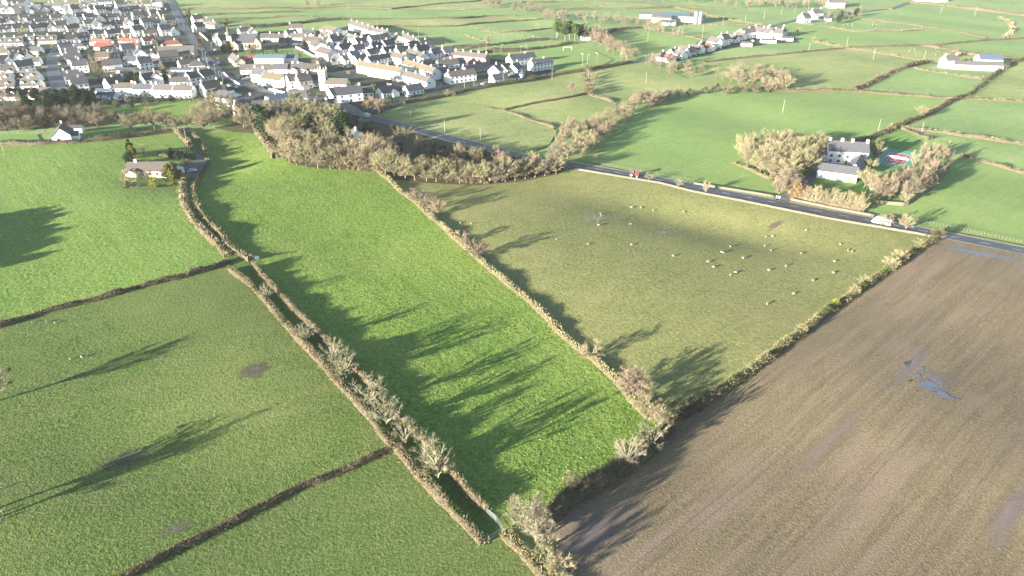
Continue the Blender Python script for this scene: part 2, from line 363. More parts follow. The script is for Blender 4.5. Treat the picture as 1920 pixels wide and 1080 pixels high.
fields = [
 ('meadow', EHEDGE_A + EHEDGE_B + [(943,995),(975,1000),(1010,988)] + RIGHTH2[::-1] + MAINH[::-1] + [(690,319),(600,316),(550,308),(520,290),(505,270),(480,250),(440,247),(375,248)], 'main'),
 ('sheep_pasture', MAINH + [(1260,790)] + RIGHTH[::-1] + SVERGE[:9][::-1] + [(1040,328),(980,340),(900,347),(800,343),(740,337)], 'sheepf'),
 ('stubble_field', RIGHTH + RIGHTH2 + [(1012,990),(1040,1020),(1075,1080),(1120,1150),(2150,1150),(2150,525)] + SVERGE[8:-1][::-1], 'brown'),
 ('grazed_pasture', LEFTH + WHEDGE_C[:10] + NEARH[::-1] + [(-330,1180)], 'olive'),
 ('near_pasture', NEARH + WHEDGE_C[9:] + [(920,1020),(945,1003),(973,1027),(1000,1057),(1023,1080),(1060,1150)], 'olive2'),
 ('upper_pasture', LEFTH + WHEDGE_B[::-1] + [(355,325),(362,283)] + WHEDGE_A[::-1] + UPLH[::-1], 'upleft'),
 ('lane_grass', WHEDGE_A + [(362,300),(350,328)] + WHEDGE_B + WHEDGE_C + [(918,1016),(943,998)] + EHEDGE_B[::-1] + EHEDGE_A[::-1], 'lane'),
 ('crop_field', [(1085,300),(1150,255),(1180,225),(1215,205),(1275,185),(1340,180),(1410,174),(1602,172),(1765,183),(1792,186),(1767,200),(1735,217),(1690,235),(1660,250),(1615,265),(1590,276),(1530,300),(1480,330),(1455,368),(1300,343),(1165,317)], 'green1'),
 ('manor_lawn', [(1455,368),(1480,330),(1530,300),(1590,276),(1660,250),(1690,240),(1777,294),(1760,335),(1700,384),(1640,380),(1622,400),(1480,374)], 'lawn'),
 ('crop_field', [(1700,384),(1760,335),(1777,294),(1800,292),(1848,305),(1920,326),(2120,375),(2120,494),(1920,458),(1816,439),(1713,421),(1639,404),(1624,400),(1640,380)], 'green1'),
 ('pasture', [(1690,242),(1752,247),(1815,257),(1920,272),(2120,300),(2120,375),(1920,326),(1848,305),(1800,292),(1777,294)], 'green2'),
 ('pasture', [(1690,240),(1735,217),(1767,200),(1792,186),(1865,189),(1920,192),(2120,205),(2120,300),(1920,272),(1815,257),(1752,247)], 'green2'),
 ('pasture', [(1602,172),(1635,155),(1665,140),(1690,129),(1715,125),(1842,149),(1840,160),(1815,180),(1792,185),(1765,183),(1665,177)], 'green2'),
 ('pasture', [(1792,185),(1815,180),(1840,160),(1875,132),(1890,122),(1920,112),(2120,65),(2120,205),(1920,192)], 'green3'),
 ('rough_pasture', [(1320,117),(1385,110),(1485,100),(1587,91),(1740,116),(1715,122),(1690,129),(1665,140),(1635,155),(1602,171),(1495,170),(1480,150),(1440,135),(1380,130),(1320,135),(1280,128)], 'green3'),
 ('meadow', [(1110,152),(1102,132),(1185,117),(1215,115),(1255,130),(1290,147),(1350,145),(1395,157),(1380,172),(1330,172),(1275,182),(1215,192),(1157,198),(1130,185),(1105,178)], 'green3'),
 ('pasture', [(1235,108),(1320,80),(1380,64),(1430,56),(1525,79),(1587,91),(1485,100),(1385,110),(1320,117),(1285,125)], 'green2'),
 ('pasture', [(1430,54),(1490,43),(1547,50),(1610,61),(1690,59),(1765,54),(1802,61),(1850,72),(1860,75),(1765,84),(1690,87),(1600,90),(1525,79)], 'green1'),
 ('pasture', [(1587,91),(1690,87),(1727,86),(1777,92),(1795,100),(1870,118),(1740,116)], 'green3'),
 ('pasture', [(715,216),(760,194),(810,187),(865,174),(920,164),(985,154),(1042,142),(1097,134),(1110,150),(1105,176),(1047,187),(997,195),(945,206),(985,222),(1025,235),(1045,245),(1030,270),(990,290),(925,276),(865,260),(790,240)], 'green3'),
 ('pasture', [(945,207),(997,195),(1047,187),(1100,177),(1130,185),(1157,196),(1150,220),(1100,242),(1040,240),(985,222)], 'green3'),
 ('football_pitch', [(880,103),(972,97),(1010,93),(1077,83),(1110,92),(1150,112),(1130,122),(1090,128),(1042,135),(985,120),(920,110)], 'green1'),
 ('pasture', [(1120,68),(1160,57),(1205,53),(1322,78),(1235,105),(1200,112),(1175,110),(1140,92)], 'green1'),
 ('pasture', [(1210,51),(1285,45),(1422,48),(1380,62),(1322,77)], 'green2'),
 ('pasture', [(845,92),(910,87),(967,80),(1035,74),(1077,82),(1010,92),(972,96),(880,102)], 'green2'),
 ('pasture', [(702,51),(855,50),(935,42),(1022,36),(1100,45),(1022,54),(985,60),(1035,74),(967,80),(910,87),(845,92),(790,88),(735,68)], 'green2'),
 ('rough_pasture', [(645,37),(730,37),(855,35),(965,30),(1022,36),(935,42),(855,50),(702,51),(655,48)], 'green3'),
 ('pasture', [(590,42),(645,37),(655,48),(620,58),(540,58),(500,60),(470,53),(540,48)], 'green1'),
 ('rough_pasture', [(350,16),(567,16),(735,17),(860,20),(960,12),(980,5),(700,2),(330,2)], 'green3'),
 ('playing_field', [(635,152),(665,140),(745,152),(720,168),(655,172)], 'lawn'),
 ('paddock', [(150,200),(300,196),(415,186),(400,205),(360,232),(300,225),(220,215),(150,210)], 'upleft'),
 ('paddock', [(150,243),(240,238),(335,244),(280,250),(200,257),(150,260)], 'lawn'),
 ('paddock', [(-200,262),(0,252),(70,252),(75,262),(0,266),(-200,276)], 'lawn'),
]
for i, (n, px, m) in enumerate(fields): sheet(n, px, M[m], 0.002 * i)
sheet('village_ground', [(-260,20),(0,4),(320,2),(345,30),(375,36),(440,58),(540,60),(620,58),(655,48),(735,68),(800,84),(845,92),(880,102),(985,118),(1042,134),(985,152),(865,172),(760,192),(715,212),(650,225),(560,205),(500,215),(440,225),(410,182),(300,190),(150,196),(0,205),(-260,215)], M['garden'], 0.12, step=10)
sheet('hamlet_ground', [(1225,112),(1320,80),(1380,64),(1430,56),(1490,70),(1500,80),(1440,82),(1390,88),(1350,95),(1300,108),(1260,118)], M['garden'], 0.12, step=10)
sheet('wood_floor', [(440,248),(480,250),(505,270),(520,290),(550,308),(600,316),(690,319),(740,337),(800,343),(900,347),(980,340),(1040,328),(1062,316),(1000,302),(925,284),(865,268),(790,248),(715,228),(650,225),(560,205),(480,220),(400,240)], plain_mat('leaf_litter', (0.10,0.09,0.05), (0.06,0.065,0.035), 0.3, 0.95, 0.05), 0.10, step=8)

# ------------------------------------------------------------------ roads
def resample(pts, step):
    out = [np.array(pts[0])]
    for a, b in zip(pts[:-1], pts[1:]):
        a = np.array(a); b = np.array(b); k = max(1, int(np.hypot(*(b - a)) / step))
        for j in range(1, k + 1): out.append(a + (b - a) * j / k)
    return np.array(out)
def smooth_line(P, n=3):
    P = P.copy()
    for _ in range(n):
        P[1:-1] = (P[:-2] + 2 * P[1:-1] + P[2:]) / 4
    return P
def normals(P):
    d = np.gradient(P, axis=0); d /= np.maximum(1e-6, np.hypot(d[:, 0], d[:, 1]))[:, None]
    return np.column_stack([-d[:, 1], d[:, 0]])
def strip(name, px, w, mat, dz, step=3.0, off=0.0, sm=3, kind='structure', parent=None, world=False):
    P = resample(px if world else [G(*p) for p in px], step); P = smooth_line(P, sm); n = normals(P)
    us = np.linspace(-w / 2, w / 2, 5) + off
    V = []
    for u in us:
        q = P + n * u; V.append(np.column_stack([q, Hn(q[:, 0], q[:, 1]) + dz]))
    m = len(P); V = np.concatenate(V)
    F = []
    for k in range(len(us) - 1):
        for i in range(m - 1): F.append((k * m + i, k * m + i + 1, (k + 1) * m + i + 1, (k + 1) * m + i))
    o = link(name, mesh_np(name, V, np.array(F)[:, ::-1], [mat], smooth=True), parent)
    if kind: o['kind'] = kind
    return o, P, n
ROAD = [(2100,505),(1920,471),(1816,451),(1719,432),(1623,412),(1526,395),(1397,370),(1300,351),(1240,338),(1165,326),(1115,317),(1065,309),(1000,298),(920,280),(865,265),(790,245),(715,226),(665,211)]
MAINST = [(665,211),(655,200),(605,186),(530,176),(480,167),(445,153),(412,138),(385,108),(362,75),(337,37),(320,2),(312,-12)]
road, RP, RN = strip('road', ROAD, 7.0, M['asphalt'], 0.20, sm=8)
mst, SP, SN = strip('main_street', MAINST, 8.0, M['asphalt'], 0.24, sm=8)
def dash_marks(P, every, ln, parent, z, w=0.16):
    i = 0
    while i + ln < len(P):
        q = P[i:i + ln + 1]; strip('lane_dash', [tuple(x) for x in q], w, M['paint'], z, parent=parent, world=True, kind=None, sm=0); i += every
dash_marks(RP, 3, 1, road, 0.225); dash_marks(SP[:120], 3, 1, mst, 0.265, 0.2)
for s in (-3.2, 3.2): strip('edge_line', [tuple(p) for p in RP[:150]], 0.14, M['paint'], 0.222, off=s, parent=road, world=True, kind=None, sm=0)
strip('verge', [(2100,508),(1920,475),(1816,456),(1719,437),(1623,417),(1526,399),(1397,375),(1300,356),(1240,342),(1165,331),(1115,322),(1065,314)], 3.4, M['verge'], 0.10, sm=8, off=-0.6)
strip('verge', [(2100,497),(1920,464),(1816,444),(1719,426),(1623,406),(1526,389),(1480,379)], 3.6, M['verge'], 0.10, sm=6, off=0.3)
strip('verge', [(1452,372),(1397,363),(1300,346),(1240,333),(1165,321),(1115,312),(1065,304)], 3.4, M['verge'], 0.10, sm=6, off=0.3)
strip('verge', [(925,286),(865,271),(790,251),(730,236)], 2.4, M['verge'], 0.16, sm=5)
strip('verge', [(925,275),(865,260),(790,240),(730,222)], 2.6, M['verge'], 0.14, sm=5)
strip('driveway', [(1468,376),(1490,358),(1515,340),(1535,320),(1545,305),(1550,296)], 5.0, M['yard'], 0.13, sm=4)
strip('hamlet_road', [(1185,118),(1232,106),(1320,78),(1380,62),(1427,53),(1482,40),(1510,33),(1560,24),(1672,16),(1702,5)], 5.5, M['asphalt'], 0.2, step=6, sm=3)
strip('village_street', [(120,80),(104,95),(98,115),(100,135),(108,160),(114,172)], 9, M['asphalt'], 0.21, step=5)
strip('village_street', [(0,72),(60,70),(120,66),(200,60),(345,55)], 6, M['asphalt'], 0.19, step=5)
strip('village_street', [(0,36),(120,33),(220,30),(335,27)], 6, M['asphalt'], 0.19, step=5)
strip('village_street', [(412,138),(340,140),(260,146),(200,146)], 6, M['asphalt'], 0.19, step=5)
strip('village_street', [(480,167),(520,142),(600,140),(660,132),(740,128)], 5, M['asphalt'], 0.19, step=5)
strip('village_street', [(810,170),(830,160),(815,152),(770,126),(850,118),(930,126),(990,122)], 6, M['asphalt'], 0.2, step=5)
strip('back_lane', [(-260,279),(0,266),(75,265),(150,261),(225,254),(287,247),(340,243),(352,240)], 4.5, M['asphalt'], 0.14, step=4)
strip('farm_track', [(1740,118),(1770,121),(1870,128)], 4.5, M['yard'], 0.14, step=5)

# ------------------------------------------------------------------ hedges
HED = 0
def hedge(px, w, h, mat, label, dens_=None, bank=None, group=None, name='hedge', rag=0.25, world=False, cat='hedge'):
    """a hedge: rough core plus thousands of short twigs, one mesh"""
    global HED; HED += 1
    pts = px if world else [G(*p) for p in px]
    P0 = np.array(pts); dist = float(np.hypot(P0[:, 0], P0[:, 1]).mean())
    step = 1.0 if dist < 260 else (2.0 if dist < 450 else 4.0)
    P = smooth_line(resample(pts, step), 2)
    rng = np.random.default_rng(100 + HED)
    P = P + rng.normal(0, 0.10 * w / 2, P.shape); P = smooth_line(P, 1)
    n = normals(P); m = len(P)
    prof = [(-1.0, 0.0), (-0.95, 0.55), (-0.55, 0.95), (0.55, 0.95), (0.95, 0.55), (1.0, 0.0)]
    lump = 1 + rag * np.convolve(rng.normal(0, 1, m + 8), np.ones(5) / 2.2, 'same')[4:4 + m] * 0.6
    lf = np.array([noise.noise(Vector((k * step * 0.11, HED * 7.7, 0))) + 0.6 * noise.noise(Vector((k * step * 0.37, HED * 3.3, 5))) for k in range(m)])
    lump = np.clip(lump * (1 + 0.55 * lf), 0.40, 1.9)
    wv = np.clip(1 + 0.55 * np.array([noise.noise(Vector((k * step * 0.15, HED * 5.1, 9))) for k in range(m)]), 0.6, 1.5)
    V = []
    for (u, z) in prof:
        q = P + n * (u * 0.80 * w / 2 * wv * (0.85 + 0.3 * rng.random(m)))[:, None]
        V.append(np.column_stack([q, Hn(q[:, 0], q[:, 1]) + z * 0.85 * h * lump * (0.9 + 0.2 * rng.random(m)) - 0.1]))
    V = np.concatenate(V); F = []
    for k in range(5):
        i = np.arange(m - 1); F.append(np.stack([k * m + i, (k + 1) * m + i, (k + 1) * m + i + 1, k * m + i + 1], 1))
    F = np.concatenate(F)
    Ft = np.concatenate([F[:, [0, 1, 2]], F[:, [0, 2, 3]]]); 
    caps = np.array([(0, m * (k + 1), m * k) for k in range(1, 5)] + [(m - 1, m * k + m - 1, m * (k + 1) + m - 1) for k in range(1, 5)])
    Ft = np.concatenate([Ft[:, ::-1], caps])
    length = m * step
    if dens_ is None: dens_ = 120 if dist < 200 else (60 if dist < 300 else (22 if dist < 500 else 9))
    nb = int(length * dens_ * (w + 2 * h) / 7.0)
    seg = rng.integers(0, m, nb); a = rng.random(nb)      # where round the profile
    ang = (a - 0.5) * math.pi * 1.05
    u = np.sin(ang) * w / 2 * 0.85 * wv[seg]; z = (np.cos(ang) ** 0.6 if False else np.clip(np.cos(ang), 0, 1) ** 0.5) * h * 0.82 * lump[seg]
    base = P[seg] + n[seg] * u[:, None] + rng.normal(0, step * 0.4, (nb, 2)) * 0.8
    bz = Hn(base[:, 0], base[:, 1]) + z
    B = np.column_stack([base, bz])
    L = (0.30 + 0.60 * rng.random(nb)) * (0.42 + 0.18 * h) * (1.0 if dist < 300 else 1.25)
    D = np.column_stack([n[seg] * (np.sin(ang))[:, None], np.clip(np.cos(ang), 0.1, 1) * 0.8 + 0.35]) + rng.normal(0, 0.38, (nb, 3))
    D /= np.linalg.norm(D, axis=1)[:, None]
    S = np.cross(D, rng.normal(0, 1, (nb, 3))); S /= np.maximum(1e-6, np.linalg.norm(S, axis=1))[:, None]
    wd = (0.030 + 0.05 * rng.random(nb)) * (1.0 if dist < 200 else (1.5 if dist < 300 else (2.2 if dist < 500 else 4.0)))
    T = np.concatenate([B - S * wd[:, None], B + S * wd[:, None], B + D * L[:, None]])
    nv = len(V); i = np.arange(nb)
    FB = np.stack([nv + i, nv + nb + i, nv + 2 * nb + i], 1)
    fm = np.concatenate([np.zeros(len(Ft)), np.full(nb, 1)])
    mats = [M['hedgecore'], M[mat]]
    if bank:
        low = (np.cos(ang) < 0.55); mats.append(M[bank]); fm[len(Ft):][low] = 2
    mats.append(M['ivy']); gn = np.array([noise.noise(Vector((k * step * 0.16, HED * 2.9, 3))) for k in range(m)])
    gr = (gn[seg] + rng.normal(0, 0.18, nb)) > 0.28; fm[len(Ft):][gr] = len(mats) - 1
    o = link(name, mesh_np(name, np.concatenate([V, T]), np.concatenate([Ft, FB]), mats, fm))
    return tag(o, label, cat, group or 'field hedges')
hedge(WHEDGE_A, 2.4, 2.2, 'hedgetan', 'short tan hedge at the top of the lane, west side')
hedge(WHEDGE_B, 2.2, 2.2, 'hedgetan', 'curving tan hedge on the west side of the upper lane', bank='bank')
hedge(WHEDGE_C, 1.9, 1.8, 'hedgetan', 'long straight tan hedge on the west side of the lower lane', bank='bank')
hedge(EHEDGE_A, 1.1, 2.1, 'hedgetan', 'thin curving hedge on the east side of the upper lane')
hedge(EHEDGE_B, 1.1, 2.4, 'hedgetan', 'long straight tan hedge between the lower lane and the lush meadow')
hedge(MAINH, 1.7, 1.8, 'bank', 'pale bank hedge between the lush meadow and the sheep pasture', bank='bank')
hedge(RIGHTH, 2.4, 1.9, 'hedgeolive', 'ragged dark hedge between the sheep pasture and the stubble field', rag=0.5)
hedge([(1258,800),(1216,848),(1170,880),(1120,909),(1070,935),(1025,975)], 4.2, 2.6, 'greytwig', 'overgrown grey hedge and ditch at the foot of the lush meadow', rag=0.5)
hedge(LEFTH, 2.3, 1.6, 'hedgebrown', 'dark brown clipped hedge between the two left-hand pastures')
hedge(NEARH, 1.6, 1.3, 'hedgebrown', 'low brown clipped hedge in the bottom left foreground')
hedge(UPLH, 3.2, 2.2, 'hedgedark', 'dark clipped hedge along the back lane at upper left')
hedge([(946,1003),(973,1027),(1000,1057),(1023,1082),(1060,1140)], 2.6, 1.6, 'bank', 'straw-coloured bank hedge at the bottom edge of the picture', bank='bank')
hedge([(480,248),(492,262),(505,280),(516,297)], 3.4, 3.0, 'hedgetan', 'short tan hedge at the left end of the long wood')
hd = [
 ([(1792,185),(1767,200),(1735,217),(1690,235),(1660,250),(1615,265),(1592,275)], 4.0, 3.0, 'hedgebrown', 'tall brown hedge running down to the manor from the upper right'),
 ([(1440,172),(1530,172),(1602,172),(1665,177),(1765,183),(1790,185)], 4.0, 2.6, 'hedgebrown', 'brown hedge along the far side of the big crop field'),
 ([(1802,185),(1865,189),(1920,192),(2080,200)], 3.2, 2.2, 'hedgetan', 'thin tan hedge at the right edge below the rough pasture'),
 ([(1796,184),(1815,180),(1840,160),(1875,132),(1890,122),(1920,112),(2000,95)], 3.5, 2.6, 'hedgedark', 'dark diagonal hedge climbing to the white farm on the right'),
 ([(1602,170),(1635,155),(1665,140),(1690,129),(1715,122),(1740,116)], 5.0, 3.0, 'hedgebrown', 'thick brown hedge curving towards the white farm from below'),
 ([(1715,129),(1780,140),(1842,149)], 2.4, 1.5, 'hedgetan', 'low tan hedge below the white farm'),
 ([(1587,91),(1660,102),(1740,115)], 2.6, 1.8, 'hedgetan', 'straight tan hedge running from the crossing hedges to the white farm'),
 ([(1320,117),(1385,110),(1440,105),(1485,100),(1540,95),(1587,91)], 3.0, 2.0, 'hedgebrown', 'long brown hedge below the hamlet field'),
 ([(1590,91),(1690,87),(1765,84),(1860,75),(1920,72),(2050,70)], 3.0, 2.0, 'hedgebrown', 'long brown hedge above the white farm'),
 ([(1525,79),(1587,90)], 2.6, 1.8, 'hedgetan', 'short tan hedge right of the hamlet'),
 ([(1690,242),(1752,247),(1815,257),(1920,272),(2080,295)], 3.4, 2.4, 'hedgetan', 'tan hedge crossing the right edge above the manor wood'),
 ([(1800,292),(1848,305),(1920,326),(2080,368)], 2.8, 1.8, 'hedgetan', 'tan hedge crossing the right edge beside the manor wood'),
 ([(1690,242),(1720,252),(1745,262)], 3.0, 2.2, 'hedgedark', 'short dark hedge behind the tennis court'),
 ([(760,194),(810,186),(865,173),(920,163),(985,153),(1042,141),(1097,133),(1140,126),(1185,117)], 6.0, 3.0, 'hedgedark', 'thick dark hedge below the right half of the village'),
 ([(910,201),(945,207),(985,222),(1025,235),(1040,241)], 2.4, 1.6, 'hedgebrown', 'thin brown hedge dividing the paddocks beside the main road'),
 ([(948,206),(997,195),(1047,187),(1100,177)], 2.6, 1.6, 'hedgebrown', 'brown hedge along the top of the small triangular paddock'),
 ([(1105,179),(1130,185),(1157,196)], 3.0, 2.0, 'hedgetan', 'short tan hedge right of the triangular paddock'),
 ([(845,92),(910,87),(967,80),(1035,74)], 5.0, 3.0, 'hedgedark', 'dark hedge above the football pitch, the upper of two'),
 ([(880,101),(972,95),(1010,91),(1077,81)], 5.0, 3.0, 'hedgedark', 'dark hedge along the top of the football pitch'),
 ([(895,56),(930,62),(985,59),(1022,54),(1060,50),(1100,45)], 2.6, 1.8, 'hedgetan', 'thin tan hedge zigzagging above the far sheep flock'),
 ([(872,67),(890,72),(907,78)], 2.0, 1.2, 'bank', 'short pale bank near a lone round tree above the village'),
 ([(702,51),(780,51),(855,50),(935,42),(1022,36)], 4.0, 2.4, 'hedgedark', 'long dark hedge behind the white terrace'),
 ([(645,37),(730,37),(790,36),(855,35),(910,31),(965,30)], 3.5, 2.2, 'hedgedark', 'dark hedge along the rough tussocky strip far away'),
 ([(470,52),(500,50),(540,47),(587,41),(645,37)], 7.0, 3.6, 'hedgedark', 'thick dark hedge behind the spired church'),
 ([(380,37),(442,36),(530,32),(587,31)], 3.0, 1.8, 'hedgedark', 'thin dark hedge, third of four above the spired church'),
 ([(380,27),(470,25),(567,22)], 3.0, 1.8, 'hedgedark', 'thin dark hedge, second of four above the spired church'),
 ([(355,17),(470,17),(567,16),(640,14),(735,17)], 3.4, 2.2, 'hedgedark', 'farthest dark hedge above the spired church'),
 ([(980,5),(1050,4),(1110,4),(1180,8),(1235,12),(1377,17)], 3.4, 2.0, 'hedgebrown', 'farthest long hedge near the top centre'),
 ([(1052,18),(1120,17),(1180,17),(1235,15),(1267,14)], 3.4, 2.0, 'hedgebrown', 'second farthest hedge near the top centre'),
 ([(1267,15),(1315,25),(1380,40),(1432,47)], 3.0, 1.8, 'hedgetan', 'tan hedge running down behind the farm sheds'),
 ([(1285,47),(1350,47),(1422,48)], 2.4, 1.4, 'hedgetan', 'low tan hedge right of the farm sheds'),
 ([(1207,52),(1260,63),(1322,77)], 2.6, 1.6, 'hedgetan', 'tan hedge below the farm sheds'),
 ([(1120,68),(1160,56),(1205,52)], 5.0, 3.2, 'hedgebrown', 'thick brown hedge left of the farm sheds'),
 ([(1490,44),(1547,50),(1610,61),(1690,59),(1727,56)], 2.6, 1.6, 'hedgetan', 'low tan hedge below the far sheep field at upper right'),
 ([(1615,36),(1690,44),(1765,54),(1802,61),(1850,72)], 2.6, 1.6, 'hedgebrown', 'brown hedge falling to the right behind the far sheep field'),
 ([(1875,35),(1890,40),(1897,47),(1899,55),(1893,64),(1885,72)], 4.0, 2.6, 'hedgetan', 'hook-shaped hedge near the top right corner'),
 ([(1570,17),(1620,18),(1672,17)], 3.0, 1.8, 'hedgebrown', 'short far hedge beside the rising lane at upper right'),
 ([(1702,5),(1765,10),(1815,17),(1870,23),(1920,30),(2020,40)], 8.0, 3.6, 'hedgebrown', 'broad scrubby hedge across the top right corner'),
 ([(1727,86),(1777,92),(1795,100),(1830,104),(1865,107),(1920,110)], 6.0, 3.0, 'hedgebrown', 'scrubby hedge behind the white farm'),
 ([(735,17),(800,10),(860,5),(905,1)], 3.0, 1.8, 'hedgedark', 'far dark hedge rising to the right of the poplars'),
 ([(320,4),(250,3),(120,4),(0,3)], 3.0, 1.6, 'hedgebrown', 'far hedge behind the farthest terraces of the village'),
]
for px, w, h, m, l in hd: hedge(px, w * 0.7, h * 0.8, m, l)
# garden hedges of the bungalow
hedge([(236,352),(270,351),(310,349),(345,346)], 1.2, 1.1, 'bank', 'low pale garden hedge in front of the brown bungalow')
hedge([(236,352),(236,335),(237,318),(238,303)], 1.0, 1.0, 'bank', 'low pale garden hedge left of the brown bungalow')
hedge([(300,292),(325,294),(345,290)], 3.0, 2.8, 'evergreen', 'dark evergreen hedge behind the brown bungalow')
hedge([(1373,306),(1395,314),(1420,326),(1445,338)], 1.6, 1.2, 'bank', 'low pale bank below the rounded copse')
hedge([(1480,369),(1520,378),(1560,387),(1615,398)], 3.0, 3.2, 'hedgetan', 'tall clipped beech hedge beside the road in front of the manor')

# ------------------------------------------------------------------ walls along the road
def wall(px, w, h, mat, label, name='stone_wall'):
    P = smooth_line(resample([G(*p) for p in px], 2.0), 3); n = normals(P); m = len(P)
    rng = np.random.default_rng(len(px) * 7 + m)
    zt = h * (0.92 + 0.16 * rng.random(m)); V = []
    for u, k in ((-1, 0), (-0.8, 1), (0.8, 1), (1, 0)):
        q = P + n * (u * w / 2); V.append(np.column_stack([q, Hn(q[:, 0], q[:, 1]) + (zt if k else -0.3)]))
    F = []
    for k in range(3):
        i = np.arange(m - 1); F.append(np.stack([k * m + i, k * m + i + 1, (k + 1) * m + i + 1, (k + 1) * m + i], 1))
    F.append(np.array([(0, m, 2 * m, 3 * m), (4 * m - 1, 3 * m - 1, 2 * m - 1, m - 1)]))
    return tag(link(name, mesh_np(name, np.concatenate(V), np.concatenate(F), [M[mat]])), label, 'wall', 'roadside walls')
wall([(1070,316),(1110,323),(1165,332),(1240,344),(1300,360),(1429,385),(1558,411),(1687,433),(1752,445)], 0.7, 0.75, 'stone', 'pale stone wall between the road and the sheep pasture')
wall([(1300,345),(1380,358),(1452,370)], 0.7, 0.95, 'stone', 'pale stone wall left of the manor gateway')
wall([(1482,375),(1560,391),(1639,406)], 0.7, 0.95, 'stone', 'pale stone wall right of the manor gateway')
wall([(1635,380),(1665,383),(1698,386)], 0.7, 1.4, 'stone', 'short stone wall at the front of the birch wood')
wall([(1698,386),(1730,362),(1762,336),(1778,318)], 0.7, 1.4, 'stone', 'long stone wall along the right side of the birch wood')
wall([(555,90),(590,108)], 0.6, 1.6, 'cream', 'cream wall at the right end of the churchyard', name='churchyard_wall')
wall([(437,98),(470,97),(500,94),(528,90)], 0.6, 1.4, 'stone', 'stone wall below the spired church', name='churchyard_wall')
wall([(420,138),(432,150),(450,160)], 0.6, 1.2, 'white', 'white wall at the bend of the main street', name='garden_wall')
wall([(505,169),(520,173),(535,176)], 0.6, 1.4, 'white', 'white garden wall below the long ochre-roofed building', name='garden_wall')
wall([(405,178),(425,175),(440,173)], 0.6, 1.2, 'white', 'white garden wall left of the yard by the bend', name='garden_wall')
wall([(690,143),(740,151),(770,158)], 0.6, 1.3, 'cream', 'cream wall behind the playing field', name='garden_wall')
wall([(372,62),(383,70),(390,77)], 0.6, 1.3, 'cream', 'cream garden wall beside the upper main street', name='garden_wall')
wall([(760,190),(810,182),(850,174)], 0.5, 1.2, 'stone', 'stone wall above the paddock beside the village', name='garden_wall')

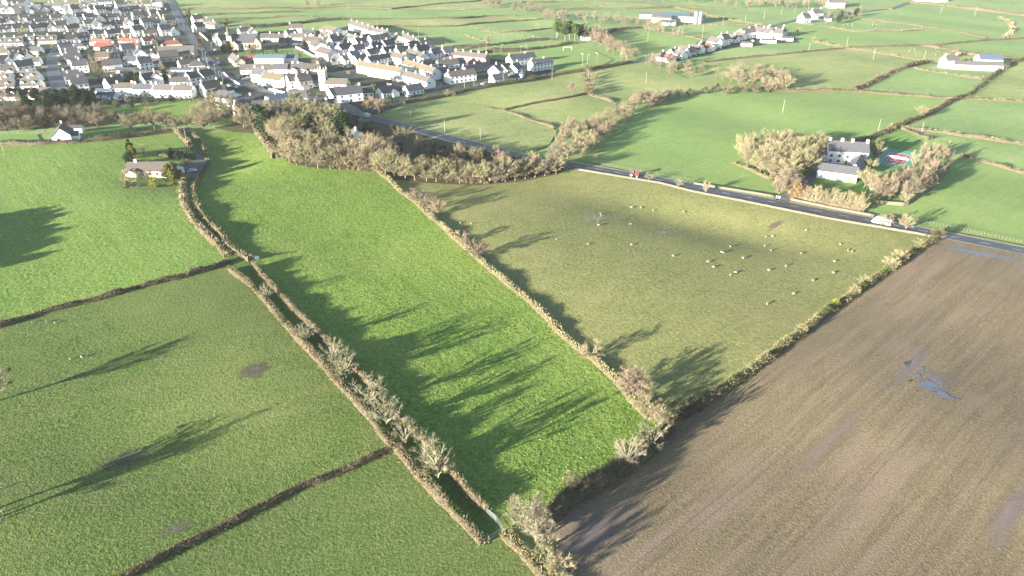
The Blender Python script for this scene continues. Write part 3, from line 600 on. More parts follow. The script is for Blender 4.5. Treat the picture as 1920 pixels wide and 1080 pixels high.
# ------------------------------------------------------------------ trees
TREES = {}
def tree_protos(shape, seed, h, rx, rz, trunk, nl, ns, ntw, tl, tw, leaf=None, up=0.5, stems=1, ivy=0, sides=5):
    """returns (trunk mesh, crown triangles V,F, ivy V,F): limbs reach points of an uneven crown, twigs grow from the outer boughs"""
    rnd = random.Random(seed); mb = MB()
    cz = h - rz; boughs = []
    for s in range(stems):
        bx, by = (0, 0) if stems == 1 else (rnd.uniform(-.5, .5), rnd.uniform(-.5, .5))
        top = Vector((bx + rnd.uniform(-.3, .3) * stems, by + rnd.uniform(-.3, .3) * stems, trunk * h))
        r0 = h * (0.022 if stems == 1 else 0.014)
        mb.tube((bx, by, -0.4), (bx, by, 0.25), r0 * 1.6, r0 * 1.15, sides)
        mid = Vector((bx, by, 0.25)).lerp(top, 0.5) + Vector((rnd.uniform(-.15, .15), rnd.uniform(-.15, .15), 0))
        mb.tube((bx, by, 0.25), mid, r0 * 1.15, r0, sides); mb.tube(mid, top, r0, r0 * 0.8, sides)
        for k in range(nl // stems):
            th = rnd.random() * 2 * math.pi; ct = rnd.uniform(-0.80, 1.0); st = math.sqrt(max(0, 1 - ct * ct))
            q = Vector((math.cos(th) * st, math.sin(th) * st, ct))
            lump = 0.72 + 0.55 * (noise.noise(q * 1.7 + Vector((seed * 3.1, 0, 0))) * 0.5 + 0.5)
            e = Vector((q.x * rx * lump, q.y * rx * lump, cz + q.z * rz * lump))
            e.z = max(e.z, trunk * h * 0.5)
            st_ = top.lerp(Vector((bx, by, 0.25)), rnd.uniform(0, 0.45) if trunk > .2 else 0)
            m1 = st_.lerp(e, 0.45) + Vector((0, 0, rx * 0.12)) + Vector((rnd.uniform(-.3, .3), rnd.uniform(-.3, .3), 0))
            mb.tube(st_, m1, r0 * 0.6, r0 * 0.36, 4, cap=False); mb.tube(m1, e, r0 * 0.36, r0 * 0.10, 3, cap=False)
            boughs.append((m1, e))
            for j in range(ns):
                t = rnd.uniform(0.1, 0.95); b0 = m1.lerp(e, t)
                d = (e - m1).normalized() * 0.55 + Vector((rnd.uniform(-1, 1), rnd.uniform(-1, 1), rnd.uniform(-.6, 1) * up + 0.15)) * 1.1
                e2 = b0 + d.normalized() * rx * rnd.uniform(0.16, 0.36)
                mb.tube(b0, e2, r0 * 0.17, r0 * 0.06, 3, cap=False); boughs.append((b0, e2))
    rg = np.random.default_rng(seed)
    def blades(n, L, w, bo, rad=0.6, spread=0.75):
        idx = rg.integers(0, len(bo), n)
        a = np.array([b[0] for b in bo])[idx]; b = np.array([x[1] for x in bo])[idx]
        t = rg.random(n)[:, None] ** 0.7
        B = a + (b - a) * t + rg.normal(0, 0.10, (n, 3))
        D = (b - a); D /= np.maximum(1e-6, np.linalg.norm(D, axis=1))[:, None]
        rad_ = B - np.array([0, 0, cz - rz * 0.6]); rad_ /= np.maximum(1e-6, np.linalg.norm(rad_, axis=1))[:, None]
        D = D * 0.5 + rad_ * rad + rg.normal(0, spread, (n, 3)); D[:, 2] += 0.15; D /= np.linalg.norm(D, axis=1)[:, None]
        S = np.cross(D, rg.normal(0, 1, (n, 3))); S /= np.maximum(1e-6, np.linalg.norm(S, axis=1))[:, None]
        l = (L * (0.6 + 0.8 * rg.random(n)))[:, None]; ww = (w * (0.6 + 0.8 * rg.random(n)))[:, None]
        V = np.concatenate([B - S * ww, B + S * ww, B + D * l])
        i = np.arange(n); return V, np.stack([i, n + i, 2 * n + i], 1)
    crown = blades(ntw, tl, tw, boughs)
    iv = None
    if ivy:
        axes = [((0, 0, 0.3), (0, 0, trunk * h + 1))] * 3 + [(tuple(a), tuple(a.lerp(b, 0.5))) for a, b in boughs[::max(1, len(boughs) // 16)]]
        axes = [(Vector(a), Vector(b)) for a, b in axes]
        iv = blades(ivy, 0.45, 0.2, axes, 0.2, 1.3)
        iv[0][:, :2] += rg.normal(0, 0.3, (len(iv[0]) // 3, 2)).repeat(1, 0).tolist() * 3 if False else 0
    return mb, crown, iv
SHAPES = {
 # name: (height, crown radius, crown half-height, trunk frac, limbs, sub, twigs, twig len, twig half-width, stems, ivy)
 'round':  (11, 4.8, 4.4, 0.24, 36, 7, 4600, 0.85, 0.026, 1, 0),
 'round2': (11, 5.4, 4.2, 0.20, 40, 7, 5000, 0.85, 0.026, 1, 0),
 'tall':   (13, 3.8, 5.4, 0.24, 26, 6, 3200, 1.0, 0.032, 1, 0),
 'ivied':  (12, 4.5, 4.9, 0.22, 34, 7, 3600, 0.85, 0.026, 1, 2400),
 'birch':  (11, 2.6, 4.9, 0.15, 26, 5, 2600, 1.0, 0.026, 2, 0),
 'open':   (8.5, 3.4, 3.2, 0.28, 24, 7, 1500, 0.55, 0.014, 1, 260),
 'thorn':  (5.5, 2.9, 2.3, 0.18, 22, 6, 2200, 0.65, 0.026, 2, 0),
 'shrub':  (4.0, 2.4, 2.0, 0.05, 24, 5, 1800, 0.6, 0.035, 3, 0),
}
def tree_meshes(shape, var, twig):
    key = (shape, var, twig)
    if key in TREES: return TREES[key]
    gk = (shape, var)
    if gk not in TREES:
        h, rx, rz, tr, nl, ns, nt_, tl, tw, stems, ivy = SHAPES[shape]
        sd = sum(map(ord, shape)) * 13 + var * 101
        TREES[gk] = tree_protos(shape, sd, h, rx, rz, tr, nl, ns, nt_, tl, tw, stems=stems, ivy=ivy)
    mb, cr, iv = TREES[gk]
    bark = M['palebark'] if shape in ('open', 'birch') or twig == 'paletwig' else M['bark']
    tkey = (shape, var, bark.name)
    if tkey not in TREES: TREES[tkey] = mb.me('trunk', bark)
    ivk = (shape, var, 'ivymesh')
    if iv is not None and ivk not in TREES: TREES[ivk] = mesh_np('ivy', iv[0], iv[1], [M['ivy']])
    TREES[key] = (TREES[tkey], mesh_np('crown', cr[0], cr[1], [M[twig]]), TREES.get(ivk))
    return TREES[key]
def leafy_meshes(kind, var, mat):
    """evergreen or leafy crowns: leaf clumps on lumps around a stem"""
    key = ('leafy', kind, var, mat)
    if key in TREES: return TREES[key]
    rg = np.random.default_rng(sum(map(ord, kind)) + var * 31); mb = MB()
    if kind == 'conifer': h, rx = 9.0, 2.6
    elif kind == 'pinetree': h, rx = 13.0, 4.0
    elif kind == 'bush': h, rx = 3.0, 1.9
    else: h, rx = 8.0, 3.6
    th = 0.5 * h if kind == 'pinetree' else 0.3 * h
    mb.tube((0, 0, -0.4), (0, 0, th), 0.025 * h, 0.018 * h, 5); mb.tube((0, 0, th), (0, 0, h * 0.85), 0.018 * h, 0.006 * h, 5)
    n = 2600 if kind != 'bush' else 900
    nl = 26; C = []
    for k in range(nl):
        t = rg.random(); a = rg.random() * 6.283
        if kind == 'conifer': z = 0.12 * h + 0.82 * h * t; r = rx * (1 - t) ** 0.8; q = 0.9 * (1.1 - t) + 0.3
        elif kind == 'pinetree': z = 0.45 * h + 0.5 * h * t; r = rx * 0.75 * math.sqrt(max(0.05, 1 - (t - 0.4) ** 2 * 2)); q = 1.3
        else:
            z = 0.2 * h + 0.7 * h * t; r = rx * 0.7 * math.sqrt(max(0.05, 1 - (2 * t - 0.9) ** 2)); q = rx * 0.38
        rr = r * rg.random() ** 0.5
        C.append((math.cos(a) * rr, math.sin(a) * rr, z, q * (0.7 + 0.6 * rg.random())))
        if k % 2: mb.tube((0, 0, max(0.2, z * 0.8)), (C[-1][0], C[-1][1], z), 0.01 * h, 0.004 * h, 3, cap=False)
    C = np.array(C); idx = rg.integers(0, nl, n)
    D = rg.normal(0, 1, (n, 3)); D /= np.linalg.norm(D, axis=1)[:, None]
    B = C[idx, :3] + D * (C[idx, 3] * (0.55 + 0.5 * rg.random(n)))[:, None]; B[:, 2] = np.maximum(B[:, 2], 0.1)
    E = D * 0.6 + rg.normal(0, 0.6, (n, 3)); E /= np.linalg.norm(E, axis=1)[:, None]
    S = np.cross(E, rg.normal(0, 1, (n, 3))); S /= np.maximum(1e-6, np.linalg.norm(S, axis=1))[:, None]
    s = 0.045 * h + 0.06
    V = np.concatenate([B - S * s * 0.6, B + S * s * 0.6, B + E * s * 1.3]); i = np.arange(n)
    TREES[key] = (mb.me('trunk', M['bark']), mesh_np('crown', V, np.stack([i, n + i, 2 * n + i], 1), [M[mat]]), None)
    return TREES[key]
# kinds used in plantings: (mesh maker args, phrase, category, natural height)
KIND = {
 'tan':   (('round', 3, 'tan'), 'bare tan-crowned tree', 'tree', 11),
 'tan2':  (('round2', 2, 'tan'), 'broad bare tan-crowned tree', 'tree', 11),
 'pink':  (('round', 3, 'pink'), 'bare pinkish-crowned tree', 'tree', 11),
 'olive': (('round2', 2, 'olivetwig'), 'bare lichen-yellow tree', 'tree', 11),
 'grey':  (('round', 3, 'greytwig'), 'bare grey-brown tree', 'tree', 11),
 'tall':  (('tall', 2, 'tan'), 'tall bare tan tree', 'tree', 13),
 'ivy':   (('ivied', 3, 'olivetwig'), 'ivy-clad bare tree', 'tree', 12),
 'ivy2':  (('ivied', 3, 'tan'), 'ivy-clad tan-crowned tree', 'tree', 12),
 'birch': (('birch', 3, 'pink'), 'slender pinkish birch', 'tree', 11),
 'birch2':(('birch', 3, 'tan'), 'slender pale birch', 'tree', 11),
 'pale':  (('round', 3, 'paletwig'), 'rounded pale bare tree', 'tree', 11),
 'open':  (('open', 3, 'paletwig'), 'open-branched pale bare tree', 'tree', 8.5),
 'thorn': (('thorn', 3, 'tan'), 'bare tan thorn tree', 'tree', 5.5),
 'thornp':(('thorn', 3, 'pink'), 'bare pinkish thorn tree', 'tree', 5.5),
 'thorno':(('thorn', 2, 'olivetwig'), 'bare yellowish thorn tree', 'tree', 5.5),
 'shrub': (('shrub', 2, 'hedgebrown'), 'brown leafless shrub', 'shrub', 4),
 'shrubg':(('shrub', 2, 'hedgedark'), 'dark leafless shrub', 'shrub', 4),
 'shrubt':(('shrub', 2, 'hedgetan'), 'tan leafless shrub', 'shrub', 4),
 'ever':  (('L', 'ever', 3, 'evergreen'), 'dark evergreen tree', 'tree', 8),
 'conif': (('L', 'conifer', 2, 'evergreen'), 'dark pointed conifer', 'tree', 9),
 'pine':  (('L', 'pinetree', 3, 'pine'), 'green pine tree', 'tree', 13),
 'gold':  (('L', 'bush', 2, 'yellowgreen'), 'golden-green evergreen bush', 'bush', 3),
 'goldt': (('L', 'ever', 2, 'yellowgreen'), 'golden-green evergreen tree', 'tree', 8),
 'bush':  (('L', 'bush', 2, 'evergreen'), 'dark green bush', 'bush', 3),
 'rustt': (('L', 'ever', 2, 'rust'), 'tree keeping rust-brown leaves', 'tree', 8),
}
TRN = random.Random(5)
PLANTS = []
def plant(kind, x, y, h, label=None, group=None, sink=0.0, widen=1.0):
    PLANTS.append((kind, x, y, h, label, group, sink, widen, TRN.random(), TRN.random(), TRN.random(), TRN.random()))
def grow_all(limit=295):
    """the largest bare trees in view become things of their own, the small far rest one mass of trees"""
    bare = sorted([p for p in PLANTS if KIND[p[0]][0][0] != 'L' and KIND[p[0]][2] == 'tree'], key=lambda p: -p[3] / math.hypot(p[1], p[2]))
    rest = set(id(p) for p in bare[limit:]); VV, FF, MM, mats = [], [], [], []; nv = 0
    for p in PLANTS:
        kind, x, y, h, label, group, sink, widen, r0, r1, r2, r3 = p
        a, phrase, cat, nat = KIND[kind]
        if a[0] == 'L': tm, cm, im = leafy_meshes(a[1], int(r0 * a[2]), a[3])
        else: tm, cm, im = tree_meshes(a[0], int(r0 * a[1]), a[2])
        s = h / nat; sc = (s * widen * (.92 + .16 * r1), s * widen * (.92 + .16 * r2), s); rot = r3 * 6.283; z = H(x, y) - 0.05 - sink
        if id(p) in rest:
            c, sn = math.cos(rot), math.sin(rot)
            for me in (tm, cm, im):
                if me is None: continue
                key = me.name
                if key not in RAW:
                    me.calc_loop_triangles(); v = np.empty(len(me.vertices) * 3, np.float32); me.vertices.foreach_get('co', v)
                    t = np.empty(len(me.loop_triangles) * 3, np.int32); me.loop_triangles.foreach_get('vertices', t); RAW[key] = (v.reshape(-1, 3), t.reshape(-1, 3))
                v, t = RAW[key]; v = v * np.array(sc)
                w = np.column_stack([v[:, 0] * c - v[:, 1] * sn + x, v[:, 0] * sn + v[:, 1] * c + y, v[:, 2] + z])
                if me is cm: t = t[::2]
                m = me.materials[0]
                if m not in mats: mats.append(m)
                VV.append(w); FF.append(t + nv); MM.append(np.full(len(t), mats.index(m))); nv += len(w)
            continue
        nm = {'tree': 'bare_tree', 'shrub': 'shrub', 'bush': 'bush'}[cat]
        if a[0] == 'L' and cat == 'tree': nm = {'conifer': 'conifer', 'pinetree': 'pine_tree'}.get(a[1], 'evergreen_tree')
        if a[0] == 'L' and a[3] == 'rust': nm = 'leafy_tree'
        e = bpy.data.objects.new(nm, None); COL.objects.link(e)
        e.location = (x, y, z); e.rotation_euler = (0, 0, rot); e.scale = sc
        link('trunk', tm, e); link('crown', cm, e)
        if im: link('ivy', im, e)
        tag(e, label, cat, group)
    if VV: tag(link('distant_trees', mesh_np('distant_trees', np.concatenate(VV), np.concatenate(FF), mats, np.concatenate(MM))), 'mass of small bare trees in the far belts and behind the woods', 'trees', kind='stuff')
RAW = {}
def plant_zone(items, zone, group):
    """items: (kind, px, py, height); labels count from the left within each kind of the zone"""
    bykind = {}
    for it in sorted(items, key=lambda q: q[1]): bykind.setdefault(it[0], []).append(it)
    for k, its in bykind.items():
        for i, (kk, px, py, h) in enumerate(its):
            x, y = G(px, py); ph = KIND[k][1]
            l = f'{ph} {zone}' if len(its) == 1 else f'{ordw(i)} {ph} from left {zone}'
            plant(k, x, y, h, l, group)
def scatter(poly, n, kinds, hr, zone, group, mind, seed, extra=()):
    rg = random.Random(seed); wp = [G(*p) for p in poly]; A = np.array(wp); lo, hi = A.min(0), A.max(0); got = []; tries = 0
    ks = [k for k, w in kinds for _ in range(w)]
    while len(got) < n and tries < 6000:
        tries += 1
        p = (rg.uniform(lo[0], hi[0]), rg.uniform(lo[1], hi[1]))
        if not inside(np.array([p]), wp)[0]: continue
        if any((p[0] - q[0]) ** 2 + (p[1] - q[1]) ** 2 < mind * mind for q in got): continue
        got.append(p)
    recs = [(rg.choice(ks), p, rg.uniform(*hr)) for p in got]
    recs.sort(key=lambda r: r[1][0] / r[1][1]); cnt = {}
    for k, p, h in recs:
        i = cnt.get(k, 0); cnt[k] = i + 1
        if KIND[k][3] < 6: h = min(h, KIND[k][3] * 1.3)
        plant(k, p[0], p[1], h, f'{ordw(i)} {KIND[k][1]} from left {zone}', group)

# the long wood: its front edge
front = [('ivy2',530,297,12),('tan',543,305,12.5),('ivy2',557,310,13),('ivy',575,314,13),('tan2',597,316,13),('ivy',620,317,12.5),('ivy2',637,317,12),('tan',652,318,12),('tall',672,319,13.5),('tall',690,320,13.5),('pink',702,321,12.5),
 ('olive',722,330,12),('ivy',740,333,12),('tan',760,336,11),('olive',778,338,11.5),('tan',800,340,11),('olive',818,341,10.5),('ivy',838,342,11),('tan',862,344,10.5),('olive',885,345,10),('olive',908,345,10),('grey',928,343,10),('tan',948,341,11),('grey',966,339,10),('ivy',985,336,10.5),('tan',1003,333,10),('grey',1022,330,10.5),('tan',1042,326,10)]
plant_zone(front, 'on the front edge of the long wood', 'trees of the long wood')
scatter([(515,272),(545,290),(600,303),(690,307),(715,315),(735,322),(735,305),(690,292),(600,285),(545,270),(520,262)], 20, [('tan',3),('ivy',3),('grey',2),('tan2',3)], (11,14), 'just inside the long wood', 'trees of the long wood', 6.8, 21)
scatter([(735,306),(800,322),(900,330),(1000,322),(1050,312),(1000,305),(925,290),(870,290),(800,285),(740,285)], 30, [('grey',2),('tan',2),('shrubg',3),('pink',1),('shrub',2)], (5,9), 'behind the right half of the long wood', 'trees of the long wood', 5.5, 22)
scatter([(480,244),(520,255),(560,262),(640,270),(650,240),(600,225),(560,215),(500,225),(440,235)], 34, [('tan',3),('ivy',5),('olive',2),('ever',4),('ivy2',2)], (10,14), 'in the back of the wood below the village', 'trees of the long wood', 7.0, 23)
scatter([(355,246),(400,248),(475,246),(480,232),(440,215),(400,205),(370,218),(355,232)], 17, [('tan',3),('tan2',3),('grey',3)], (9,12), 'in the rounded clump left of the wood', 'trees left of the wood', 5.5, 24)
scatter([(640,250),(690,270),(740,270),(760,255),(700,240),(660,235)], 12, [('shrubg',3),('ever',2),('shrub',2),('grey',1)], (3,6), 'around the cottage in the wood', 'trees of the long wood', 4.5, 25)
plant_zone([('ivy',633,232,13),('ever',645,240,9),('pink',712,212,9),('pink',700,208,9),('pink',722,210,8),('tan',690,210,8),('tan',745,258,6),('olive',765,262,7),('tan',785,275,6)], 'by the road into the village', 'trees by the main road')
plant_zone([(('shrubt','shrub','shrubt')[i % 3], 535 + i * 11.5, (300 + min(20, i * 1.6) + max(0, i - 14) * 1.4 if i < 32 else 345 - (i - 32) * 1.9), 3.2 + (i % 4) * .5) for i in range(45)], 'at the foot of the long wood', 'undergrowth of the long wood')
# belt below the left half of the village
scatter([(0,205),(60,203),(130,200),(175,200),(180,190),(100,182),(0,186)], 20, [('ever',5),('grey',2),('shrubg',2)], (6,9.5), 'in the dark belt under the lower-left village', 'trees below the village', 5, 31)
scatter([(140,206),(200,205),(290,198),(410,188),(405,182),(300,186),(190,192),(140,196)], 26, [('shrubg',4),('grey',1),('bush',4),('shrub',2),('shrubt',1)], (3,5), 'in the hedge under the white terraces', 'trees below the village', 5, 32)
scatter([(-60,248),(0,246),(60,242),(150,240),(220,236),(220,222),(150,214),(60,214),(-60,222)], 30, [('grey',6),('shrub',2),('pink',1),('shrubg',2)], (6,9), 'in the scrub behind the white cottage', 'trees below the village', 5, 33)
plant_zone([('tan',55,244,8),('tan2',185,240,9.5),('tan2',247,246,10.5),('olive',243,240,8),('tan2',290,242,12),('tan2',312,241,10),('tan',275,240,9.5),('tan',330,242,8),('grey',15,250,7),('thorn',80,256,4),('grey',35,247,8),('ever',150,200,10),('ever',165,198,10),('goldt',173,197,7)], 'beside the back lane', 'trees below the village')
scatter([(-60,246),(0,243),(100,236),(220,230),(220,220),(150,210),(60,208),(-60,212)], 44, [('shrubg',3),('shrub',3)], (4.4,5.2), 'in the dense scrub behind the white cottage', 'scrub below the village', 4.2, 35)
sheet('scrub_floor', [(-200,252),(0,246),(80,240),(150,238),(225,232),(222,216),(150,206),(100,200),(0,200),(-200,206)], bpy.data.materials['leaf_litter'], 0.09, step=6)
# bungalow garden
plant_zone([('conif',247,291,8),('goldt',250,296,6),('ever',246,308,6),('thorn',270,292,6),('thorn',248,346,7.5),('thornp',279,340,5.5),('thornp',288,341,4.5),('gold',291,350,4.4),('gold',324,347,4.2),('goldt',322,339,8),('gold',338,335,4.2),('olive',352,315,5),('bush',333,300,3.5),('bush',345,302,3.5),('birch2',308,341,5),('ever',322,296,5),('bush',352,298,4),('bush',362,300,4)], 'in the garden of the brown bungalow', 'garden trees of the bungalow')
# lane trees
plant_zone([('open',503,563,6),('open',578,643,7.5),('open',627,684,8.5),('open',650,712,9.5),('open',640,698,8),('open',698,764,10),('open',728,803,10),('open',760,836,8),('open',800,872,9),('open',822,902,10.5),('thorn',812,880,4.5)], 'growing in the hedged lane', 'trees of the lane')
# trees along the meadow's far hedges
plant_zone([('thornp',787,383,6),('thornp',805,395,6.5),('thornp',820,402,6),('thornp',864,455,5),('thornp',893,484,7),('thornp',775,375,5),('thorn',1108,676,6),('thornp',1180,735,7),('thornp',1192,748,7),('thorn',1205,765,6.5),('thorn',1215,780,6),('tan',1232,800,6)], 'on the bank between meadow and sheep pasture', 'trees on the meadow bank')
plant_zone([('open',1221,845,9.5),('pale',1177,872,7.5),('thorn',1075,925,5),('thorn',1125,900,3.2),('pale',986,990,8.5),('pale',1004,1018,8),('open',1024,1032,7),('pale',1010,1008,7),('thorno',1030,1058,4.5),('thorn',1050,1078,4.5)], 'at the bottom corner of the lush meadow', 'trees at the meadow corner')
plant_zone([('thorn',1620,535,3.6),('thorn',1668,503,4.5),('thorn',1685,490,4.5),('gold',1565,575,2.6),('thorn',1500,625,3.2),('thorn',1600,553,3.4),('shrubg',1300,768,3.8),('shrubg',1330,750,3.4),('shrubg',1275,778,4.2),('thorno',1720,467,4),('shrubg',1745,452,4),('shrub',1755,448,4)], 'in the hedge beside the stubble field', 'bushes of the stubble hedge')
plant_zone([('birch2',1323,361,6.5),('thorn',1272,350,3.6),('thorn',1217,339,4),('birch2',1115,308,6),('tan',1697,431,6.5),('thornp',1665,423,4.5),('thorn',1655,424,4)], 'beside the main road', 'trees along the road')
# manor
scatter([(1378,300),(1400,316),(1440,333),(1475,345),(1515,325),(1530,300),(1520,285),(1480,285),(1420,285)], 24, [('olive',5),('tan2',4),('ivy2',2)], (10,13), 'in the rounded copse left of the manor', 'trees of the rounded copse', 6.4, 41)
scatter([(1390,308),(1430,326),(1475,352),(1500,355),(1490,330),(1440,320)], 12, [('shrub',4),('pink',2),('bush',2)], (3.5,6), 'at the foot of the rounded copse', 'trees of the rounded copse', 4, 42)
scatter([(1455,366),(1475,370),(1500,350),(1480,340)], 7, [('pink',3),('grey',2)], (7,9), 'beside the manor drive', 'trees beside the manor drive', 4, 43)
plant_zone([('rustt',1492,372,7),('thornp',1505,374,6)] + [('birch2', 1510 + 9.5 * i, 379 + 1.75 * i, 6.5 + (i % 3)) for i in range(12)], 'in the row along the road before the manor', 'row of trees before the manor')
scatter([(1632,379),(1660,381),(1698,384),(1730,362),(1762,335),(1777,316),(1762,312),(1735,322),(1700,345),(1660,352),(1632,362)], 42, [('birch',6),('grey',1),('birch2',2),('pink',2)], (8,11), 'in the birch wood right of the manor', 'trees of the birch wood', 5.4, 44)
plant_zone([('olive',1637,300,9.5),('olive',1630,322,6.5),('olive',1620,352,8.5),('olive',1640,358,8.5),('birch2',1712,312,9),('birch',1728,303,9),('birch2',1745,300,9),('thorn',1670,245,4),('bush',1546,297,3),('bush',1568,301,3),('bush',1578,303,3),('tan',1758,300,8),('tan',1735,295,7)], 'round the manor garden', 'garden trees of the manor')
plant_zone([('tan2',1725,222,7.5)], 'alone in the hedge far above the manor', 'lone field trees')
# stream belt right of the road
scatter([(1035,300),(1060,308),(1090,298),(1130,262),(1160,232),(1175,228),(1190,210),(1265,190),(1275,182),(1215,188),(1165,205),(1150,225),(1110,242),(1060,250),(1045,275)], 44, [('tan',3),('olive',3),('pink',3),('grey',1)], (6,9), 'in the stream belt beside the big crop field', 'trees of the stream belt', 5.5, 51)
scatter([(1200,125),(1240,135),(1290,148),(1350,150),(1400,163),(1440,172),(1490,170),(1485,160),(1440,140),(1390,133),(1320,140),(1260,122),(1225,114)], 42, [('tan',4),('olive',2),('grey',3),('tan2',1)], (6,10.5), 'in the belt above the big crop field', 'trees of the upper belt', 6, 52)
scatter([(1100,130),(1120,140),(1115,175),(1100,178),(1095,150)], 10, [('grey',2),('olive',1),('shrub',2)], (4,6.5), 'in the short belt by the waste heap', 'trees of the upper belt', 6, 53)
scatter([(1290,180),(1400,175),(1440,172),(1420,166),(1330,172),(1280,178)], 10, [('shrub',2),('tan',1),('shrubg',2)], (4,6), 'along the top of the big crop field', 'trees of the upper belt', 7, 54)
scatter([(1100,70),(1125,92),(1165,112),(1190,118),(1200,110),(1170,105),(1140,88),(1120,66)], 16, [('pink',3),('tan',2),('birch2',1)], (8,12), 'in the strip right of the football pitch', 'trees of the upper belt', 8, 55)
scatter([(1037,72),(1075,80),(1085,70),(1060,64),(1040,66)], 9, [('pine',1)], (11,15), 'in the pine clump above the football pitch', 'pines above the pitch', 7, 56)
scatter([(1085,72),(1112,75),(1115,66),(1090,64)], 6, [('ever',2),('grey',1)], (7,10), 'right of the pine clump', 'pines above the pitch', 7, 57)
scatter([(1022,40),(1068,42),(1068,32),(1025,30)], 8, [('pink',2),('tan',1)], (8,11), 'in the thicket above the pines', 'far trees', 10, 58)
scatter([(1085,43),(1110,44),(1150,47),(1205,52),(1235,55),(1240,48),(1180,44),(1110,36),(1085,36)], 18, [('pink',2),('tan',2),('olive',1)], (6,10), 'in the belt left of the farm sheds', 'far trees', 10, 59)
scatter([(960,22),(1015,28),(1015,18),(965,14)], 8, [('grey',2),('pink',1),('tan',1)], (8,11), 'in the far thicket at top centre', 'far trees', 12, 60)
scatter([(908,14),(940,17),(938,8),(912,6)], 5, [('pink',1),('tan',1)], (10,13), 'in the far tall clump at top centre', 'far trees', 12, 61)
scatter([(1380,17),(1480,15),(1560,13),(1600,10),(1560,8),(1400,10)], 24, [('tan',3),('grey',1)], (8,11), 'in the far tree line at the top right of centre', 'far trees', 13, 62)
scatter([(1160,6),(1240,6),(1330,7),(1370,12),(1330,2),(1160,2)], 16, [('pink',2),('tan',1)], (7,10), 'in the farthest tree line at top centre', 'far trees', 16, 63)
scatter([(1540,40),(1580,44),(1610,36),(1620,30),(1560,28)], 9, [('pink',2),('grey',2),('ever',1)], (6,9), 'round the white farmhouse at upper right', 'far trees', 10, 64)
plant_zone([('birch',1210,58,9),('birch',1218,59,9),('birch',1226,60,9),('birch',1234,61,9),('birch',1242,62,9),('birch',1263,66,9),('birch',1271,67,9),('birch',1279,68,9)], 'in the row below the farm sheds', 'row below the farm sheds')
plant_zone([('tan2',915,84,9),('tan',840,98,8),('tall',577,13,12),('tall',597,13,12),('thorn',1008,54,5),('tan',1255,182,6),('pink',1072,178,8),('olive',1495,63,6),('olive',1470,65,6),('tan',1525,79,5)], 'standing alone among the far fields', 'lone field trees')
plant_zone([('rustt',376,90,8),('rustt',355,32,7),('ever',358,42,6),('goldt',424,48,7),('grey',460,56,8),('ever',421,100,7),('ever',431,99,9),('rustt',260,50,6),('rustt',268,50,5),('tan',171,112,7),('tan',178,124,9),('tan',185,140,10),('tan',188,150,9),('tan',200,142,6),('grey',215,142,6),('ever',250,156,8),('ever',262,158,8),('ever',240,157,7),('ever',310,150,7),('grey',325,150,7),('goldt',535,68,5),('gold',296,90,3),('pink',593,125,8),('pink',600,123,8),('goldt',700,172,5),('ever',572,88,5),('olive',820,103,7),('tan',70,112,5),('tan',305,135,6),('gold',745,163,3),('tan',838,182,5),('tan',850,182,4),('bush',733,192,4),('tan',970,150,5),('tan',838,118,5),('pink',1790,107,7),('grey',1783,110,6),('tan',1812,120,5)], 'among the buildings', 'village trees')
scatter([(0,30),(120,28),(300,24),(330,60),(360,110),(300,140),(200,150),(120,110),(80,120),(0,120)], 70, [('bush',3),('shrub',2),('thorn',2),('gold',1),('ever',1)], (2.5,5), 'in the gardens of the left half', 'garden plants of the village', 9, 71)
scatter([(400,70),(540,80),(650,80),(740,90),(830,115),(900,140),(800,168),(700,150),(600,130),(480,130)], 50, [('bush',3),('shrub',2),('thorn',2),('gold',1)], (2.5,4.5), 'in the gardens of the right half', 'garden plants of the village', 9, 72)
# trees just outside the left edge whose shadows reach into the picture
for (px, py, h, l) in [(-4,752,10,'bare tree at the left edge of the grazed pasture, upper'),(-22,960,11,'bare tree at the left edge of the grazed pasture, lower'),(-40,985,9.5,'bare thorn left of the grazed pasture')]:
    x, y = G(px, py); plant('open', x, y, h, l, 'trees at the left edge', widen=1.1)
for i in range(14):
    tx, ty = (70, 395 + i * 9) if i < 9 else (30, 400 + (i - 9) * 22)
    tx -= 0 if i < 6 else (i - 5) * 9 * (i < 9)
    x, y = G(tx, ty); bk = 40; x -= bk * math.cos(SHADOW_AZ); y -= bk * math.sin(SHADOW_AZ)
    plant('ever', x, y, 8.2 + (i % 3) * 0.6, f'{ordw(i)} evergreen tree of the shelter belt outside the left edge', 'shelter belt outside the left edge', widen=1.45)

grow_all()

